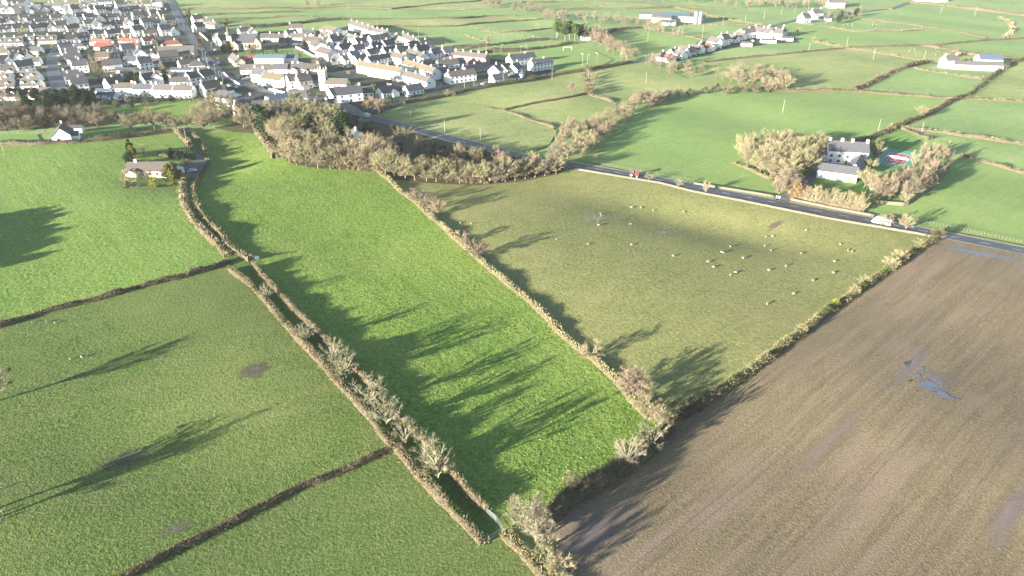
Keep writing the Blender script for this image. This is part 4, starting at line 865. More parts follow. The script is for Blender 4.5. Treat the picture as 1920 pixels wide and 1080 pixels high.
# ------------------------------------------------------------------ grass tussocks of the lush meadow (uncountable)
def tussocks(polypx, n, size, mat, label, seed, thr=0.42):
    wp = [G(*p) for p in polypx]; A = np.array(wp); lo, hi = A.min(0), A.max(0); rg = np.random.default_rng(seed)
    Q = rg.uniform(lo, hi, (n * 4, 2)); Q = Q[inside(Q, wp)]
    dn = np.array([noise.noise(Vector((q[0] * 0.06, q[1] * 0.06, seed))) * 0.5 + 0.5 for q in Q])
    keep = rg.random(len(Q)) < np.clip((dn - thr) * 3.2 + 0.35, 0.08, 1); Q = Q[keep][:n]; k = len(Q)
    r = size * (0.45 + 0.9 * rg.random(k)); hh = r * (0.22 + 0.30 * rg.random(k)); z = Hn(Q[:, 0], Q[:, 1])
    V = []; m = 5
    for j in range(m):
        a = 2 * math.pi * j / m + rg.random(k) * 0.8
        V.append(np.column_stack([Q[:, 0] + np.cos(a) * r, Q[:, 1] + np.sin(a) * r * 0.9, z - 0.05]))
    V.append(np.column_stack([Q + rg.normal(0, 0.35, (k, 2)) * r[:, None], z + hh]))
    V = np.concatenate(V); i = np.arange(k)
    F = np.concatenate([np.stack([j * k + i, ((j + 1) % m) * k + i, m * k + i], 1) for j in range(m)])
    tag(link('grass_tussocks', mesh_np('grass_tussocks', V, F, [M[mat]])), label, 'grass', kind='stuff')
tussocks(EHEDGE_A + EHEDGE_B + [(960,985)] + RIGHTH2[::-1] + MAINH[::-1] + [(600,318),(520,295),(480,252)], 26000, 0.30, 'tuft', 'tussocky lush green grass of the long meadow', 3)

# ------------------------------------------------------------------ buildings
MC = {}
def house_mesh(L, D, e, rs, wm, rm, hip=0.0, flat=False):
    key = (round(L, 1), round(D, 1), round(e, 1), round(rs, 1), wm, rm, hip)
    if key in MC: return MC[key]
    a, b = L / 2, D / 2
    w = MB(); g = a - hip
    w.add([(-a,-b,-1),(a,-b,-1),(a,b,-1),(-a,b,-1),(-a,-b,e),(a,-b,e),(a,b,e),(-a,b,e),(-g,0,e+rs),(g,0,e+rs)],
          [(0,1,5,4),(2,3,7,6),(1,2,6,9,5) if not hip else (1,2,6,5),(3,0,4,8,7) if not hip else (3,0,4,7)])
    r = MB(); o = 0.35; th = 0.16; k = rs / b
    ax = a + (0.25 if not hip else o); yb = b + o; zb = e - o * k; gg = ax - hip
    for s in (-1, 1):
        vs_ = [(-ax,s*yb,zb+.03),(ax,s*yb,zb+.03),(gg,0,e+rs+.03),(-gg,0,e+rs+.03)]
        vs_ += [(x, y, z + th) for x, y, z in vs_]
        fs = [(0,1,2,3),(7,6,5,4),(0,4,5,1),(1,5,6,2),(2,6,7,3),(3,7,4,0)]
        if s > 0: fs = [f[::-1] for f in fs]
        r.add(vs_, fs)
    if hip:
        for s in (-1, 1):
            vs_ = [(s*ax,-yb,zb+.03),(s*ax,yb,zb+.03),(s*gg,0,e+rs+.03)]; vs_ += [(x, y, z + th) for x, y, z in vs_]
            fs = [(0,1,2),(5,4,3),(0,3,4,1)]
            r.add(vs_, fs if s < 0 else [f[::-1] for f in fs])
    MC[key] = (w.me('wall', M[wm]), r.me('roof', M[rm])); return MC[key]
def unit(name, mats, fn):
    if name not in MC:
        b = MB(); fn(b); MC[name] = b.me(name.split('|')[0], *mats)
    return MC[name]
def win_mesh(w=1.2, h=1.15):
    def f(b):
        b.box(-w/2-.08, w/2+.08, -.05, .02, -h/2-.08, h/2+.08, 0)
        b.box(-w/2, w/2, -.07, -.05, -h/2, h/2, 1)
    return unit(f'window|{w}|{h}', (M['frame'], M['glass']), f)
def door_mesh(mat='door', w=1.0, h=2.1):
    return unit(f'door|{mat}|{w}|{h}', (M[mat],), lambda b: b.box(-w/2, w/2, -.08, .02, 0, h))
def chim_mesh(mat='chim'):
    def f(b):
        b.box(-.55, .55, -.4, .4, -1.6, 1.15); b.box(-.65, .65, -.5, .5, 1.15, 1.32)
        for x in (-.28, .28): b.tube((x, 0, 1.32), (x, 0, 1.75), .13, .1, 6, 1)
    return unit(f'chimney|{mat}', (M[mat], M['pot']), f)
def building(x, y, ang, L, D, e, rs, wm='white', rm='slate', label=None, cat='house', group=None, name='house', chims=(), nwin=3, storeys=1, doorx=None, dormers=0, ext=None, hip=0.0, gablewin=True, z0=None, backwin=True, doormat='door', sky=0):
    """ridge along local x; front is local -y"""
    root = bpy.data.objects.new(name, None); COL.objects.link(root)
    root.location = (x, y, (H(x, y) if z0 is None else z0) + 0.12); root.rotation_euler = (0, 0, ang)
    wme, rme = house_mesh(L, D, e, rs, wm, rm, hip)
    link('wall', wme, root); roof = link('roof', rme, root)
    for cx in chims: link('chimney', chim_mesh(), roof, (cx * (L / 2 - .7), 0, e + rs))
    sp = L / max(1, nwin); dk = None if doorx is None else doorx
    for s in range(storeys):
        zc = 1.35 + s * 2.5
        for i in range(nwin):
            wx = -L / 2 + sp * (i + .5)
            if s == 0 and dk == i: link('door', door_mesh(doormat), root, (wx, -D / 2, 0)); continue
            link('window', win_mesh(), root, (wx, -D / 2, zc))
            if backwin and i % 2 == 0: link('window', win_mesh(), root, (wx, D / 2, zc), math.pi)
    if gablewin and not hip:
        zc = 1.35 + 2.5 * (storeys - 1)
        link('window', win_mesh(), root, (-L / 2, D * .18, zc), -math.pi / 2)
        link('window', win_mesh(), root, (L / 2, -D * .18, zc), math.pi / 2)
    if dormers:
        def f(b):
            b.add([(-1,0,0),(1,0,0),(1,0,1.2),(0,0,1.9),(-1,0,1.2),(-1,2.4,1.2),(1,2.4,1.2),(0,2.8,1.9)], [(0,1,2,3,4),(1,6,2),(0,4,5)], 0)
            b.add([(-1.15,-.15,1.1),(0,-.15,1.98),(1.15,-.15,1.1),(-1.15,2.6,1.1),(0,3.0,1.98),(1.15,2.6,1.1)], [(0,1,4,3),(1,2,5,4)], 1)
            b.box(-.5, .5, -.05, .01, .2, 1.1, 2)
        dm = unit(f'dormer|{wm}|{rm}', (M[wm], M[rm], M['glass']), f)
        for i in range(dormers):
            yy = -D / 2 * 0.72; link('dormer', dm, roof, (-L / 2 + L * (i + .5) / dormers, yy, e + rs * 0.28))
    for i in range(sky):
        k = math.atan2(rs, D / 2)
        b = unit('skylight', (M['frame'], M['glass']), lambda b: (b.box(-.45,.45,-.6,.6,0,.06,0), b.box(-.36,.36,-.5,.5,.06,.08,1)))
        o = link('skylight', b, roof, (-L / 2 + L * (i + .5) / sky, -D / 4, e + rs / 2 + 0.2)); o.rotation_euler = (k, 0, 0)
    if ext:
        ex, el, ed = ext; wme2, rme2 = house_mesh(ed, el, 2.4, el * .32, wm, rm)
        o = link('extension', wme2, root, (ex * L / 2, -D / 2 - ed / 2 + 0.3, 0), math.pi / 2); link('extension_roof', rme2, o)
    return tag(root, label, cat, group)

WALLW = {'white': 'white', 'cream': 'cream', 'grey': 'grey', 'brick': 'red-brick', 'sand': 'sandstone'}
ROOFW = {k: v + '-roofed' for k, v in {'slate': 'slate', 'brownroof': 'brown', 'greyroof': 'grey', 'redroof': 'red', 'ochreroof': 'ochre', 'blueshed': 'blue', 'tealshed': 'teal', 'redshed': 'red'}.items()}
HR = random.Random(99)
def house(px, py, typ, ang, wm, rm, zone, i, n, group, L=None):
    x, y = G(px, py); a = R(ang + HR.uniform(-7, 7)); sl = HR.uniform(.93, 1.08)
    lab = lambda t: f'{WALLW[wm]} {ROOFW[rm]} {t}, {ordw(i)} from left {zone}' if n > 1 else f'{WALLW[wm]} {ROOFW[rm]} {t} {zone}'
    if typ == 'b':   # bungalow
        building(x, y, a, (L or 11) * sl, 7.6, 3.0, 3.2, wm, rm, lab('bungalow'), 'house', group, 'bungalow', chims=(HR.choice((-.5, .4, .9)),), nwin=4, doorx=1, ext=HR.choice((None, None, (.5, 5, 3))))
    elif typ == 's': # two-storey
        building(x, y, a, (L or 9.5) * sl, 8.6, 5.3, 3.6, wm, rm, lab('two-storey house'), 'house', group, 'house', chims=HR.choice(((-1,), (1,), (-1, 1), (0,))), nwin=3, storeys=2, doorx=1, ext=HR.choice((None, None, (-.4, 4.5, 3.5))))
    elif typ == 'd': # dormer bungalow
        building(x, y, a, (L or 13) * sl, 8.5, 2.6, 4.0, wm, rm, lab('dormer bungalow'), 'house', group, 'dormer_bungalow', chims=(0,), nwin=4, doorx=2, dormers=2)
    elif typ == 'h': # hipped
        building(x, y, a, (L or 11) * sl, 9.0, 2.7, 2.8, wm, rm, lab('hipped-roof bungalow'), 'house', group, 'bungalow', chims=(.3,), nwin=4, doorx=1, hip=4.0)
    elif typ == 'l': # low shed
        building(x, y, a, (L or 12) * sl, 6.0, 2.3, 1.2, wm, rm, lab('low outbuilding'), 'outbuilding', group, 'outbuilding', nwin=2, gablewin=False, backwin=False)
    elif typ == 'w': # big barn-like
        building(x, y, a, (L or 18) * sl, 11, 5.0, 3.0, wm, rm, lab('long building'), 'building', group, 'hall', nwin=5, gablewin=False)
def zone_houses(lst, zone, group):
    lst = sorted(lst, key=lambda q: q[0]); n = len(lst)
    for i, q in enumerate(lst): house(q[0], q[1], q[2], q[3], q[4], q[5], zone, i, n, group, q[6] if len(q) > 6 else None)
def rowh(a, b, n, typs, angs, zone, group, seed, roofs=('slate','greyroof','brownroof','greyroof'), walls=('white','white','white','white','white','cream')):
    rg = random.Random(seed); l = []
    for i in range(n):
        t = (i + .5 + rg.uniform(-.22, .22)) / n
        l.append((a[0] + (b[0] - a[0]) * t, a[1] + (b[1] - a[1]) * t + rg.uniform(-2.6, 2.6), rg.choice(typs), rg.choice(angs), rg.choice(walls), rg.choice(roofs)))
    zone_houses(l, zone, group)
def terrace(a, b, st, wm, rm, label, n=None, D=7.5, group='terraces in the village', dorm=0):
    p, q = np.array(G(*a)), np.array(G(*b)); c = (p + q) / 2; d = q - p; L = float(np.hypot(*d)); n = n or max(2, int(L / 6))
    building(c[0], c[1], math.atan2(d[1], d[0]), L, D, 5.0 if st == 2 else 2.6, 2.7, wm, rm, label, 'terrace', group, 'terrace_row',
             chims=[-1 + 2 * k / n for k in range(n + 1)][::2], nwin=min(2 * n, 14), storeys=st, doorx=1, dormers=dorm)

U, V_ = 42, -57        # the two ridge bearings of the village
g1 = 'houses in the left half of the village'
terrace((100,12),(126,12),1,'white','greyroof','low white terrace at the far left edge of the village, first of five')
terrace((128,17),(155,17),2,'white','brownroof','far white terrace with brown roof, second of five in the back rows')
terrace((158,14),(184,14),2,'white','greyroof','far white terrace with grey roof, third of five in the back rows')
terrace((160,20),(211,20),1,'cream','greyroof','long low far cream terrace, fourth of five in the back rows')
terrace((187,11),(211,10),2,'white','slate','far white terrace with dark slate roof, last of five in the back rows')
rowh((8,8),(66,13),4,'sw',(U,V_),'in the farthest row at top left', g1, 1)
rowh((216,13),(306,10),6,'sb',(U,V_,10),'in the farthest row beside the main street', g1, 2)
rowh((0,24),(118,21),9,'bs',(U,V_,5),'in the second row back at far left', g1, 3)
rowh((122,27),(306,20),12,'bsd',(U,V_),'in the second row back beside the main street', g1, 4)
rowh((0,46),(112,40),8,'bsd',(U,V_),'in the third row back at far left', g1, 5)
rowh((118,43),(316,35),13,'bs',(U,V_,U),'in the third row back beside the main street', g1, 6)
rowh((0,62),(125,56),8,'bsd',(U,V_,U),'in the fourth row back at far left', g1, 7)
rowh((132,56),(328,47),13,'bs',(U,V_),'in the fourth row back beside the main street', g1, 8)
rowh((5,86),(100,82),5,'d',(8,),'in the row left of the red roofs', g1, 9, roofs=('greyroof','brownroof'))
rowh((105,80),(165,76),3,'bd',(U,8),'just left of the red roofs', g1, 10)
rowh((150,70),(338,63),11,'bs',(U,V_,U),'in the row behind the red roofs', g1, 11)
terrace((175,84),(211,85),1,'white','redroof','low white terrace with red tiled roof, upper left of four'); terrace((180,93),(217,93),1,'cream','redroof','low terrace with red tiled roof, lower left of four')
terrace((224,83),(261,83),1,'white','redroof','low white terrace with red tiled roof, upper right of four'); terrace((228,92),(262,92),1,'cream','redroof','low terrace with red tiled roof, lower right of four')
zone_houses([(280,82,'b',U,'white','redroof'),(325,88,'h',20,'cream','redroof',15)], 'among the red-roofed terraces', g1)
rowh((124,97),(158,140),6,'s',(33,),'in the diagonal gabled row beside the village street', g1, 12, roofs=('slate','greyroof'), walls=('white',))
rowh((136,152),(158,172),3,'s',(33,),'in the short row ending the village street', g1, 13, roofs=('slate',), walls=('white',))
zone_houses([(221,106,'h',30,'white','slate'),(196,112,'b',8,'brick','brownroof'),(243,103,'s',40,'white','slate'),(300,104,'b',U,'white','greyroof'),(265,112,'s',V_,'white','slate'),(285,110,'b',V_,'white','slate')], 'in the row under the red roofs', g1)
zone_houses([(213,132,'w',33,'white','greyroof',13),(255,121,'b',5,'white','slate',14),(284,125,'b',8,'white','greyroof',14),(274,130,'s',40,'white','slate'),(240,136,'l',3,'grey','slate',16),(258,142,'l',0,'white','brownroof',20),(300,142,'l',5,'white','greyroof',16)], 'in the cluster below the grey school', g1)
zone_houses([(352,126,'b',U,'white','brownroof',12),(372,128,'h',20,'grey','slate'),(345,136,'l',3,'white','slate',18),(380,136,'l',3,'white','greyroof',14)], 'beside the main street below the school', g1)
zone_houses([(217,170,'s',55,'white','brownroof',10),(283,162,'s',50,'white','slate'),(295,160,'s',V_,'white','slate'),(368,158,'s',50,'white','brownroof',11),(388,155,'s',60,'grey','greyroof'),(398,178,'s',50,'white','ochreroof',11)], 'behind the white terraces at the village foot', g1)
terrace((224,178),(256,178),2,'white','brownroof','white terrace at the foot of the village, first of four from left'); terrace((258,180),(292,180),2,'white','slate','white terrace at the foot of the village, second of four from left')
terrace((297,181),(330,181),2,'white','greyroof','white terrace at the foot of the village, third of four from left'); terrace((333,182),(366,182),2,'white','brownroof','white terrace at the foot of the village, last of four from left')
terrace((322,167),(356,165),2,'white','brownroof','short white terrace standing behind the row of four')
zone_houses([(205,183,'l',0,'white','greyroof',14),(222,186,'l',0,'white','blueshed',10),(196,176,'l',0,'white','blueshed',8)], 'left of the four white terraces', g1)
zone_houses([(8,155,'d',5,'white','brownroof',16),(58,152,'d',5,'white','brownroof',15),(60,166,'d',5,'white','greyroof',15),(8,168,'d',5,'white','brownroof',16),(20,186,'d',3,'white','brownroof',18),(78,184,'d',3,'cream','brownroof',16)], 'in the group at the village bottom left', g1)
rowh((0,104),(78,100),5,'bd',(U,8),'in the upper row of the bottom left group', g1, 14)
rowh((0,122),(70,118),4,'bs',(U,V_),'in the middle row of the bottom left group', g1, 15)
zone_houses([(50,136,'s',40,'white','slate',12),(12,138,'b',20,'white','greyroof'),(150,92,'h',5,'white','slate'),(62,122,'b',20,'white','brownroof',13)], 'around the village street', g1)
# school
x, y = G(335, 108); building(x, y, R(8), 28, 12, 4.5, 4.5, 'sand', 'greyroof', 'large grey-roofed school beside the main street', 'school', None, 'school', nwin=7, chims=(-.8,))
x, y = G(318, 114); building(x, y, R(33), 14, 9, 4.0, 4.0, 'sand', 'greyroof', 'sandstone wing in front of the grey school', 'school', None, 'school_wing', nwin=3)

g2 = 'houses in the right half of the village'
zone_houses([(372,45,'s',50,'cream','brownroof'),(394,46,'b',8,'white','greyroof',10),(400,52,'b',-30,'cream','brownroof',14),(374,60,'s',50,'cream','greyroof'),(410,78,'b',V_,'cream','brownroof',18),(420,86,'s',50,'white','greyroof'),(386,52,'l',20,'grey','slate')], 'between the main street and the spired church', g2)
zone_houses([(459,64,'b',U,'white','brownroof'),(474,66,'b',V_,'white','greyroof'),(504,76,'b',8,'white','greyroof',13),(521,77,'b',8,'white','brownroof',12),(556,63,'s',10,'white','brownroof',12),(547,69,'b',U,'white','slate'),(562,76,'b',5,'white','greyroof',16),(580,69,'b',10,'white','slate'),(537,85,'b',0,'grey','slate'),(556,84,'l',0,'white','blueshed',14),(580,82,'b',5,'cream','brownroof'),(597,83,'b',5,'cream','brownroof')], 'in the row right of the spired church', g2)
zone_houses([(622,66,'w',-35,'white','ochreroof',18),(612,71,'b',V_,'white','greyroof'),(615,78,'b',V_,'white','greyroof'),(631,77,'b',U,'white','slate'),(629,88,'s',45,'white','slate'),(612,87,'b',20,'cream','brownroof'),(597,95,'w',V_,'white','brownroof',15),(615,110,'w',-50,'white','brownroof',18),(630,99,'b',U,'white','blueshed'),(649,72,'b',V_,'white','brownroof',14),(666,79,'b',V_,'white','greyroof',14)], 'below the left end of the long white terrace', g2)
terrace((661,55),(698,66),2,'white','brownroof','long white terrace on the village edge, left half',n=7); terrace((700,67),(729,74),2,'white','brownroof','long white terrace on the village edge, right half',n=6)
zone_houses([(745,79,'d',V_,'white','brownroof',13),(720,83,'s',50,'white','greyroof'),(687,84,'s',50,'white','slate'),(702,85,'s',45,'white','slate'),(799,95,'s',45,'white','greyroof',13),(676,91,'s',45,'white','slate'),(727,95,'s',50,'white','greyroof',10),(774,98,'s',45,'white','slate',12)], 'in the rows right of the long white terrace', g2)
terrace((757,78),(781,89),2,'white','brownroof','short diagonal white terrace near the village edge')
zone_houses([(646,103,'s',55,'white','greyroof',13),(672,104,'s',45,'white','slate',11),(707,102,'s',45,'white','slate',12),(700,112,'s',45,'white','greyroof',13),(730,109,'s',45,'white','slate',13),(757,108,'s',45,'white','slate',13),(791,106,'s',45,'white','greyroof',12),(652,118,'b',45,'white','greyroof'),(664,117,'s',45,'white','tealshed',8),(676,118,'b',45,'white','slate'),(634,118,'b',V_,'white','greyroof')], 'in the middle rows of the right half', g2)
terrace((690,127),(728,118),2,'white','slate','shaded white terrace with dark roof in the middle of the right half'); terrace((733,116),(760,121),2,'white','brownroof','sunlit white terrace right of the dark-roofed one')
terrace((768,110),(797,119),2,'white','brownroof','sunlit white terrace with brown roof below the village edge'); terrace((808,113),(833,108),2,'white','slate','shaded white terrace with grey roof near the pitch')
terrace((676,135),(757,148),2,'white','ochreroof','longest white terrace, above the playing field',n=9); terrace((762,130),(819,150),2,'white','ochreroof','long white terrace right of the longest one',n=7)
terrace((763,153),(809,166),2,'white','brownroof','white terrace at the lower right edge of the village',n=5)
zone_houses([(799,128,'b',45,'white','greyroof'),(839,127,'b',30,'white','greyroof',16),(830,141,'h',20,'white','slate',12),(839,109,'s',30,'white','slate'),(851,152,'b',40,'white','greyroof')], 'between the terraces and the pitch', g2)
terrace((854,113),(914,121),2,'brick','brownroof','long pinkish brick terrace left of the football pitch',n=8); terrace((954,124),(1000,116),2,'white','slate','shaded white terrace below the pitch, upper of two')
terrace((995,133),(1032,127),2,'white','slate','shaded white terrace below the pitch, lower of two'); terrace((840,157),(889,149),2,'white','brownroof','white terrace with blue-shaded front beside the green')
terrace((832,127),(868,122),1,'grey','slate','low grey terrace in the shade above the green'); terrace((868,138),(912,130),1,'grey','slate','low grey terrace right of the green')
zone_houses([(931,145,'s',62,'white','slate'),(948,143,'s',62,'white','brownroof'),(965,142,'s',62,'white','slate'),(936,155,'b',30,'white','slate',13),(958,151,'l',30,'white','slate',12)], 'in the gabled group below the pitch terraces', g2)
zone_houses([(445,119,'b',V_,'cream','brownroof',22),(475,137,'b',3,'cream','brownroof',16),(497,137,'b',3,'white','brownroof',15),(521,136,'b',5,'white','slate',17),(545,135,'b',3,'white','brownroof',13),(567,135,'b',5,'white','slate',11),(586,136,'b',5,'cream','brownroof',12),(600,136,'l',5,'grey','slate',9)], 'in the row under the churchyard', g2)
zone_houses([(519,160,'w',-28,'white','ochreroof',19),(490,152,'s',-28,'white','slate',9),(555,164,'s',40,'white','slate',10),(571,165,'s',35,'white','brownroof',9),(583,162,'l',20,'white','blueshed',14),(545,148,'l',10,'white','blueshed',16)], 'left of the square-towered church', g2)
zone_houses([(430,195,'w',-25,'white','slate',12),(462,199,'b',25,'white','slate',18),(455,220,'s',40,'white','slate',6.5),(474,216,'b',40,'white','greyroof',8),(493,217,'s',25,'white','slate',9),(522,205,'s',42,'white','blueshed',13),(560,197,'s',15,'white','greyroof',12),(605,206,'b',-20,'white','brownroof',9),(618,206,'b',45,'grey','greyroof',7),(408,178,'b',40,'white','ochreroof',10)], 'in the front group above the wood', g2)
zone_houses([(630,191,'s',45,'white','greyroof',8),(655,189,'s',30,'white','slate',15),(680,181,'b',20,'white','brownroof',13),(725,180,'b',42,'white','slate',12),(775,176,'b',40,'white','slate',12),(745,172,'b',42,'cream','brownroof',9)], 'at the right end of the village front', g2)
# filling station
x, y = G(475, 119)
r = bpy.data.objects.new('filling_station', None); COL.objects.link(r); r.location = (x, y, H(x, y) + .12); r.rotation_euler = (0, 0, R(3))
b = MB(); b.box(-9, 9, -4, 4, 4.4, 5.3); link('canopy', b.me('canopy', M['redshed']), r)
for cx in (-6.5, 0, 6.5):
    for cy in (-2.5, 2.5): b = MB(); b.box(cx - .2, cx + .2, cy - .2, cy + .2, -.5, 4.4); link('canopy_post', b.me('canopy_post', M['white']), r)
for cx in (-4, 3): b = MB(); b.box(cx - .5, cx + .5, -.35, .35, 0, 1.9); link('fuel_pump', b.me('fuel_pump', M['redshed']), r)
tag(r, 'filling station with flat red canopy under the churchyard', 'filling station')
for (px, py, L, D, e, rm, lab) in [(510,120,22,14,5.5,'tealshed','large white workshop with teal roof beside the red canopy'),(540,118,13,11,4.6,'blueshed','blue-roofed shed right of the teal workshop')]:
    x, y = G(px, py); building(x, y, R(2), L, D, e, 1.6, 'white', rm, lab, 'workshop', None, 'workshop', nwin=3, doorx=1, gablewin=False)

# churches
def lancet(w, h):
    def f(b):
        b.add([(-w/2,-.06,0),(w/2,-.06,0),(w/2,-.06,h*.75),(0,-.06,h),(-w/2,-.06,h*.75),(-w/2,.02,0),(w/2,.02,0),(w/2,.02,h*.75),(0,.02,h),(-w/2,.02,h*.75)],
              [(0,1,2,3,4),(0,5,6,1),(1,6,7,2),(2,7,8,3),(3,8,9,4),(4,9,5,0)])
    return unit(f'lancet_window|{w}|{h}', (M['glass'],), f)
def church_spire():
    x, y = G(464, 93); r = bpy.data.objects.new('church', None); COL.objects.link(r); r.location = (x, y, H(x, y) + .12); r.rotation_euler = (0, 0, R(12))
    w, rf = house_mesh(21, 10, 6.5, 6.2, 'sand', 'slate'); link('nave', w, r); link('roof', rf, r)
    for i in range(4): link('lancet_window', lancet(1.0, 3.6), r, (-6.5 + i * 3.1, -5, 2))
    w, rf = house_mesh(9, 6, 6.2, 4.5, 'sand', 'slate'); o = link('transept', w, r, (9.5, -4, 0), math.pi / 2); link('transept_roof', rf, o)
    for i in (-1, 0, 1): link('lancet_window', lancet(.8, 3.4), r, (9.5 + i * 1.3, -8.5, 2))
    w, rf = house_mesh(7, 6, 5.0, 3.5, 'sand', 'slate'); o = link('porch', w, r, (-9, -3.4, 0), math.pi / 2); link('porch_roof', rf, o)
    b = MB(); b.box(-2, 2, -2, 2, -1, 12); link('tower', b.me('tower', M['sand']), r, (-12.6, -3.0, 0))
    b = MB(); n = 8; ring = [(2.0 * math.cos(math.pi / 8 + k * math.pi / 4), 2.0 * math.sin(math.pi / 8 + k * math.pi / 4), 12) for k in range(n)] + [(0, 0, 20.5)]
    b.add(ring, [(k, (k + 1) % n, n) for k in range(n)]); link('spire', b.me('spire', M['stone']), r, (-12.6, -3.0, 0))
    tag(r, 'sandstone church with slate roof and slender spire', 'church', 'churches')
church_spire()
def church_tower():
    x, y = G(634, 169); r = bpy.data.objects.new('church', None); COL.objects.link(r); r.location = (x, y, H(x, y) + .12); r.rotation_euler = (0, 0, R(-8))
    w, rf = house_mesh(15, 7.5, 4.6, 3.0, 'cream', 'brownroof'); link('nave', w, r); link('roof', rf, r)
    for i in range(4): link('lancet_window', lancet(.9, 2.4), r, (-4.8 + i * 3.3, -3.75, 1.4))
    link('lancet_window', lancet(1.4, 3.6), r, (7.5, 0, 1.6), math.pi / 2)
    b = MB(); b.box(-2.2, 2.2, -2.2, 2.2, -1, 12); b.box(-2.35, 2.35, -2.35, 2.35, 12, 12.4)
    t = link('tower', b.me('tower', M['cream']), r, (-9.4, 0, 0))
    for sx in (-1, 1):
        for sy in (-1, 1):
            b = MB(); b.box(-.35, .35, -.35, .35, 12.4, 13.6); b.add([(-.35,-.35,13.6),(.35,-.35,13.6),(.35,.35,13.6),(-.35,.35,13.6),(0,0,14.8)], [(0,1,4),(1,2,4),(2,3,4),(3,0,4)])
            link('pinnacle', b.me('pinnacle', M['cream']), t, (sx * 1.95, sy * 1.95, 0))
    for k, (lx, ly, rz) in enumerate([(0, -2.2, 0), (-2.2, 0, -math.pi / 2)]): link('belfry_window', lancet(1.0, 2.2), t, (lx, ly, 8.6), rz)
    tag(r, 'pale stone church with square pinnacled tower', 'church', 'churches')
church_tower()
hs = unit('headstone', (M['stone'],), lambda b: (b.box(-.35,.35,-.08,.08,-.2,.8), b.box(-.22,.22,-.07,.07,.8,1.05)))
rg = random.Random(4)
for k in range(110):
    if k < 80: px, py = rg.uniform(470, 572), rg.uniform(97, 109)
    else: px, py = rg.uniform(575, 640), rg.uniform(176, 184)
    x, y = G(px, py); o = link('headstone', hs, None, (x, y, H(x, y) + .12), R(rg.uniform(20, 45)), rg.uniform(.9, 1.5))
    tag(o, 'small grey headstone standing in the churchyard below the spired church' if k < 80 else 'small grey headstone standing below the square-towered church', 'headstone', 'headstones of the upper churchyard' if k < 80 else 'headstones of the lower churchyard')
sheet('churchyard', [(440,99),(528,92),(556,91),(590,108),(520,112),(470,112),(450,106)], M['lawn'], 0.15, step=10)
sheet('churchyard', [(440,97),(436,90),(495,90),(528,90),(500,94),(470,96)], M['lawn'], 0.16, step=10)

# bungalow in its garden
x, y = G(284, 326); building(x, y, R(2), 19, 8.5, 2.7, 3.0, 'cream', 'brownroof', 'long brown-roofed bungalow in a walled garden beside the lane', 'house', None, 'bungalow', chims=(-.65,), nwin=6, doorx=2, ext=(-.62, 5, 3))
x, y = G(329, 322); building(x, y, R(-38), 8, 5, 2.4, 1.8, 'white', 'slate', 'small slate-roofed garage beside the brown bungalow', 'garage', None, 'garage', nwin=1, doorx=0, backwin=False)
sheet('garden_lawn', [(238,351),(344,345),(345,332),(330,326),(305,333),(240,334)], M['lawn'], 0.16, step=3)
sheet('driveway', [(330,326),(346,333),(372,334),(386,318),(390,300),(364,285),(352,300),(340,312)], M['yard'], 0.16, step=3)
# white cottage by the back lane
x, y = G(121, 261); building(x, y, R(112), 11, 8.5, 3.2, 4.0, 'white', 'greyroof', 'white cottage with grey roof beside the back lane at upper left', 'house', None, 'cottage', chims=(.9,), nwin=3, doorx=1, ext=(-.3, 5, 3.5))
x, y = G(140, 247); building(x, y, R(10), 9, 4, 2.3, 1.0, 'white', 'slate', 'low shed behind the white cottage', 'shed', None, 'shed', nwin=1, gablewin=False)
# cottage in the wood with rooflights
x, y = G(660, 262); building(x, y, R(-42), 11, 6.5, 2.9, 3.2, 'white', 'brownroof', 'white cottage with rooflights half hidden in the wood', 'house', None, 'cottage', chims=(.9,), nwin=3, doorx=1, sky=3)
# manor
x, y = G(1582, 303); building(x, y, R(-12), 18, 8.5, 6.2, 3.6, 'white', 'slate', 'white manor house with slate roof and tall chimneys', 'house', None, 'manor_house', chims=(-1,-.35,.2,1), nwin=5, storeys=2, doorx=2)
x, y = G(1548, 301); building(x, y, R(-12), 7, 6, 4.0, 2.4, 'white', 'slate', 'small white wing left of the manor house', 'house', None, 'manor_wing', chims=(-.8,), nwin=2, doorx=0)
x, y = G(1567, 334); building(x, y, R(-24), 16.5, 6.5, 3.6, 2.5, 'white', 'slate', 'white stable range with orange door in front of the manor', 'stable', None, 'stable_range', nwin=0)
xa, ya = x + 6.2 * math.cos(R(-24)) + 3.25 * math.sin(R(-24)) * 1.0, y + 6.2 * math.sin(R(-24)) - 3.25 * math.cos(R(-24))
st = [o for o in bpy.data.objects if o.name == 'stable_range'][0]
d = link('barn_door', door_mesh('orangedoor', 2.2, 2.4), st, (5.6, -3.25, 0)); d['label'] = 'wide orange barn door'
x, y = G(1604, 322); building(x, y, R(57), 17, 6.5, 3.4, 2.6, 'white', 'slate', 'slate-roofed stable wing at right angles in front of the manor', 'stable', None, 'stable_wing', nwin=4, doorx=2)
x, y = G(1532, 293); building(x, y, R(60), 7, 5, 2.6, 1.8, 'grey', 'blueshed', 'small blue-roofed shed left of the manor', 'shed', None, 'shed', nwin=1, gablewin=False)
sheet('manor_yard', [(1535,318),(1545,305),(1600,311),(1612,318),(1590,330),(1545,324)], M['yard'], 0.15, step=3)
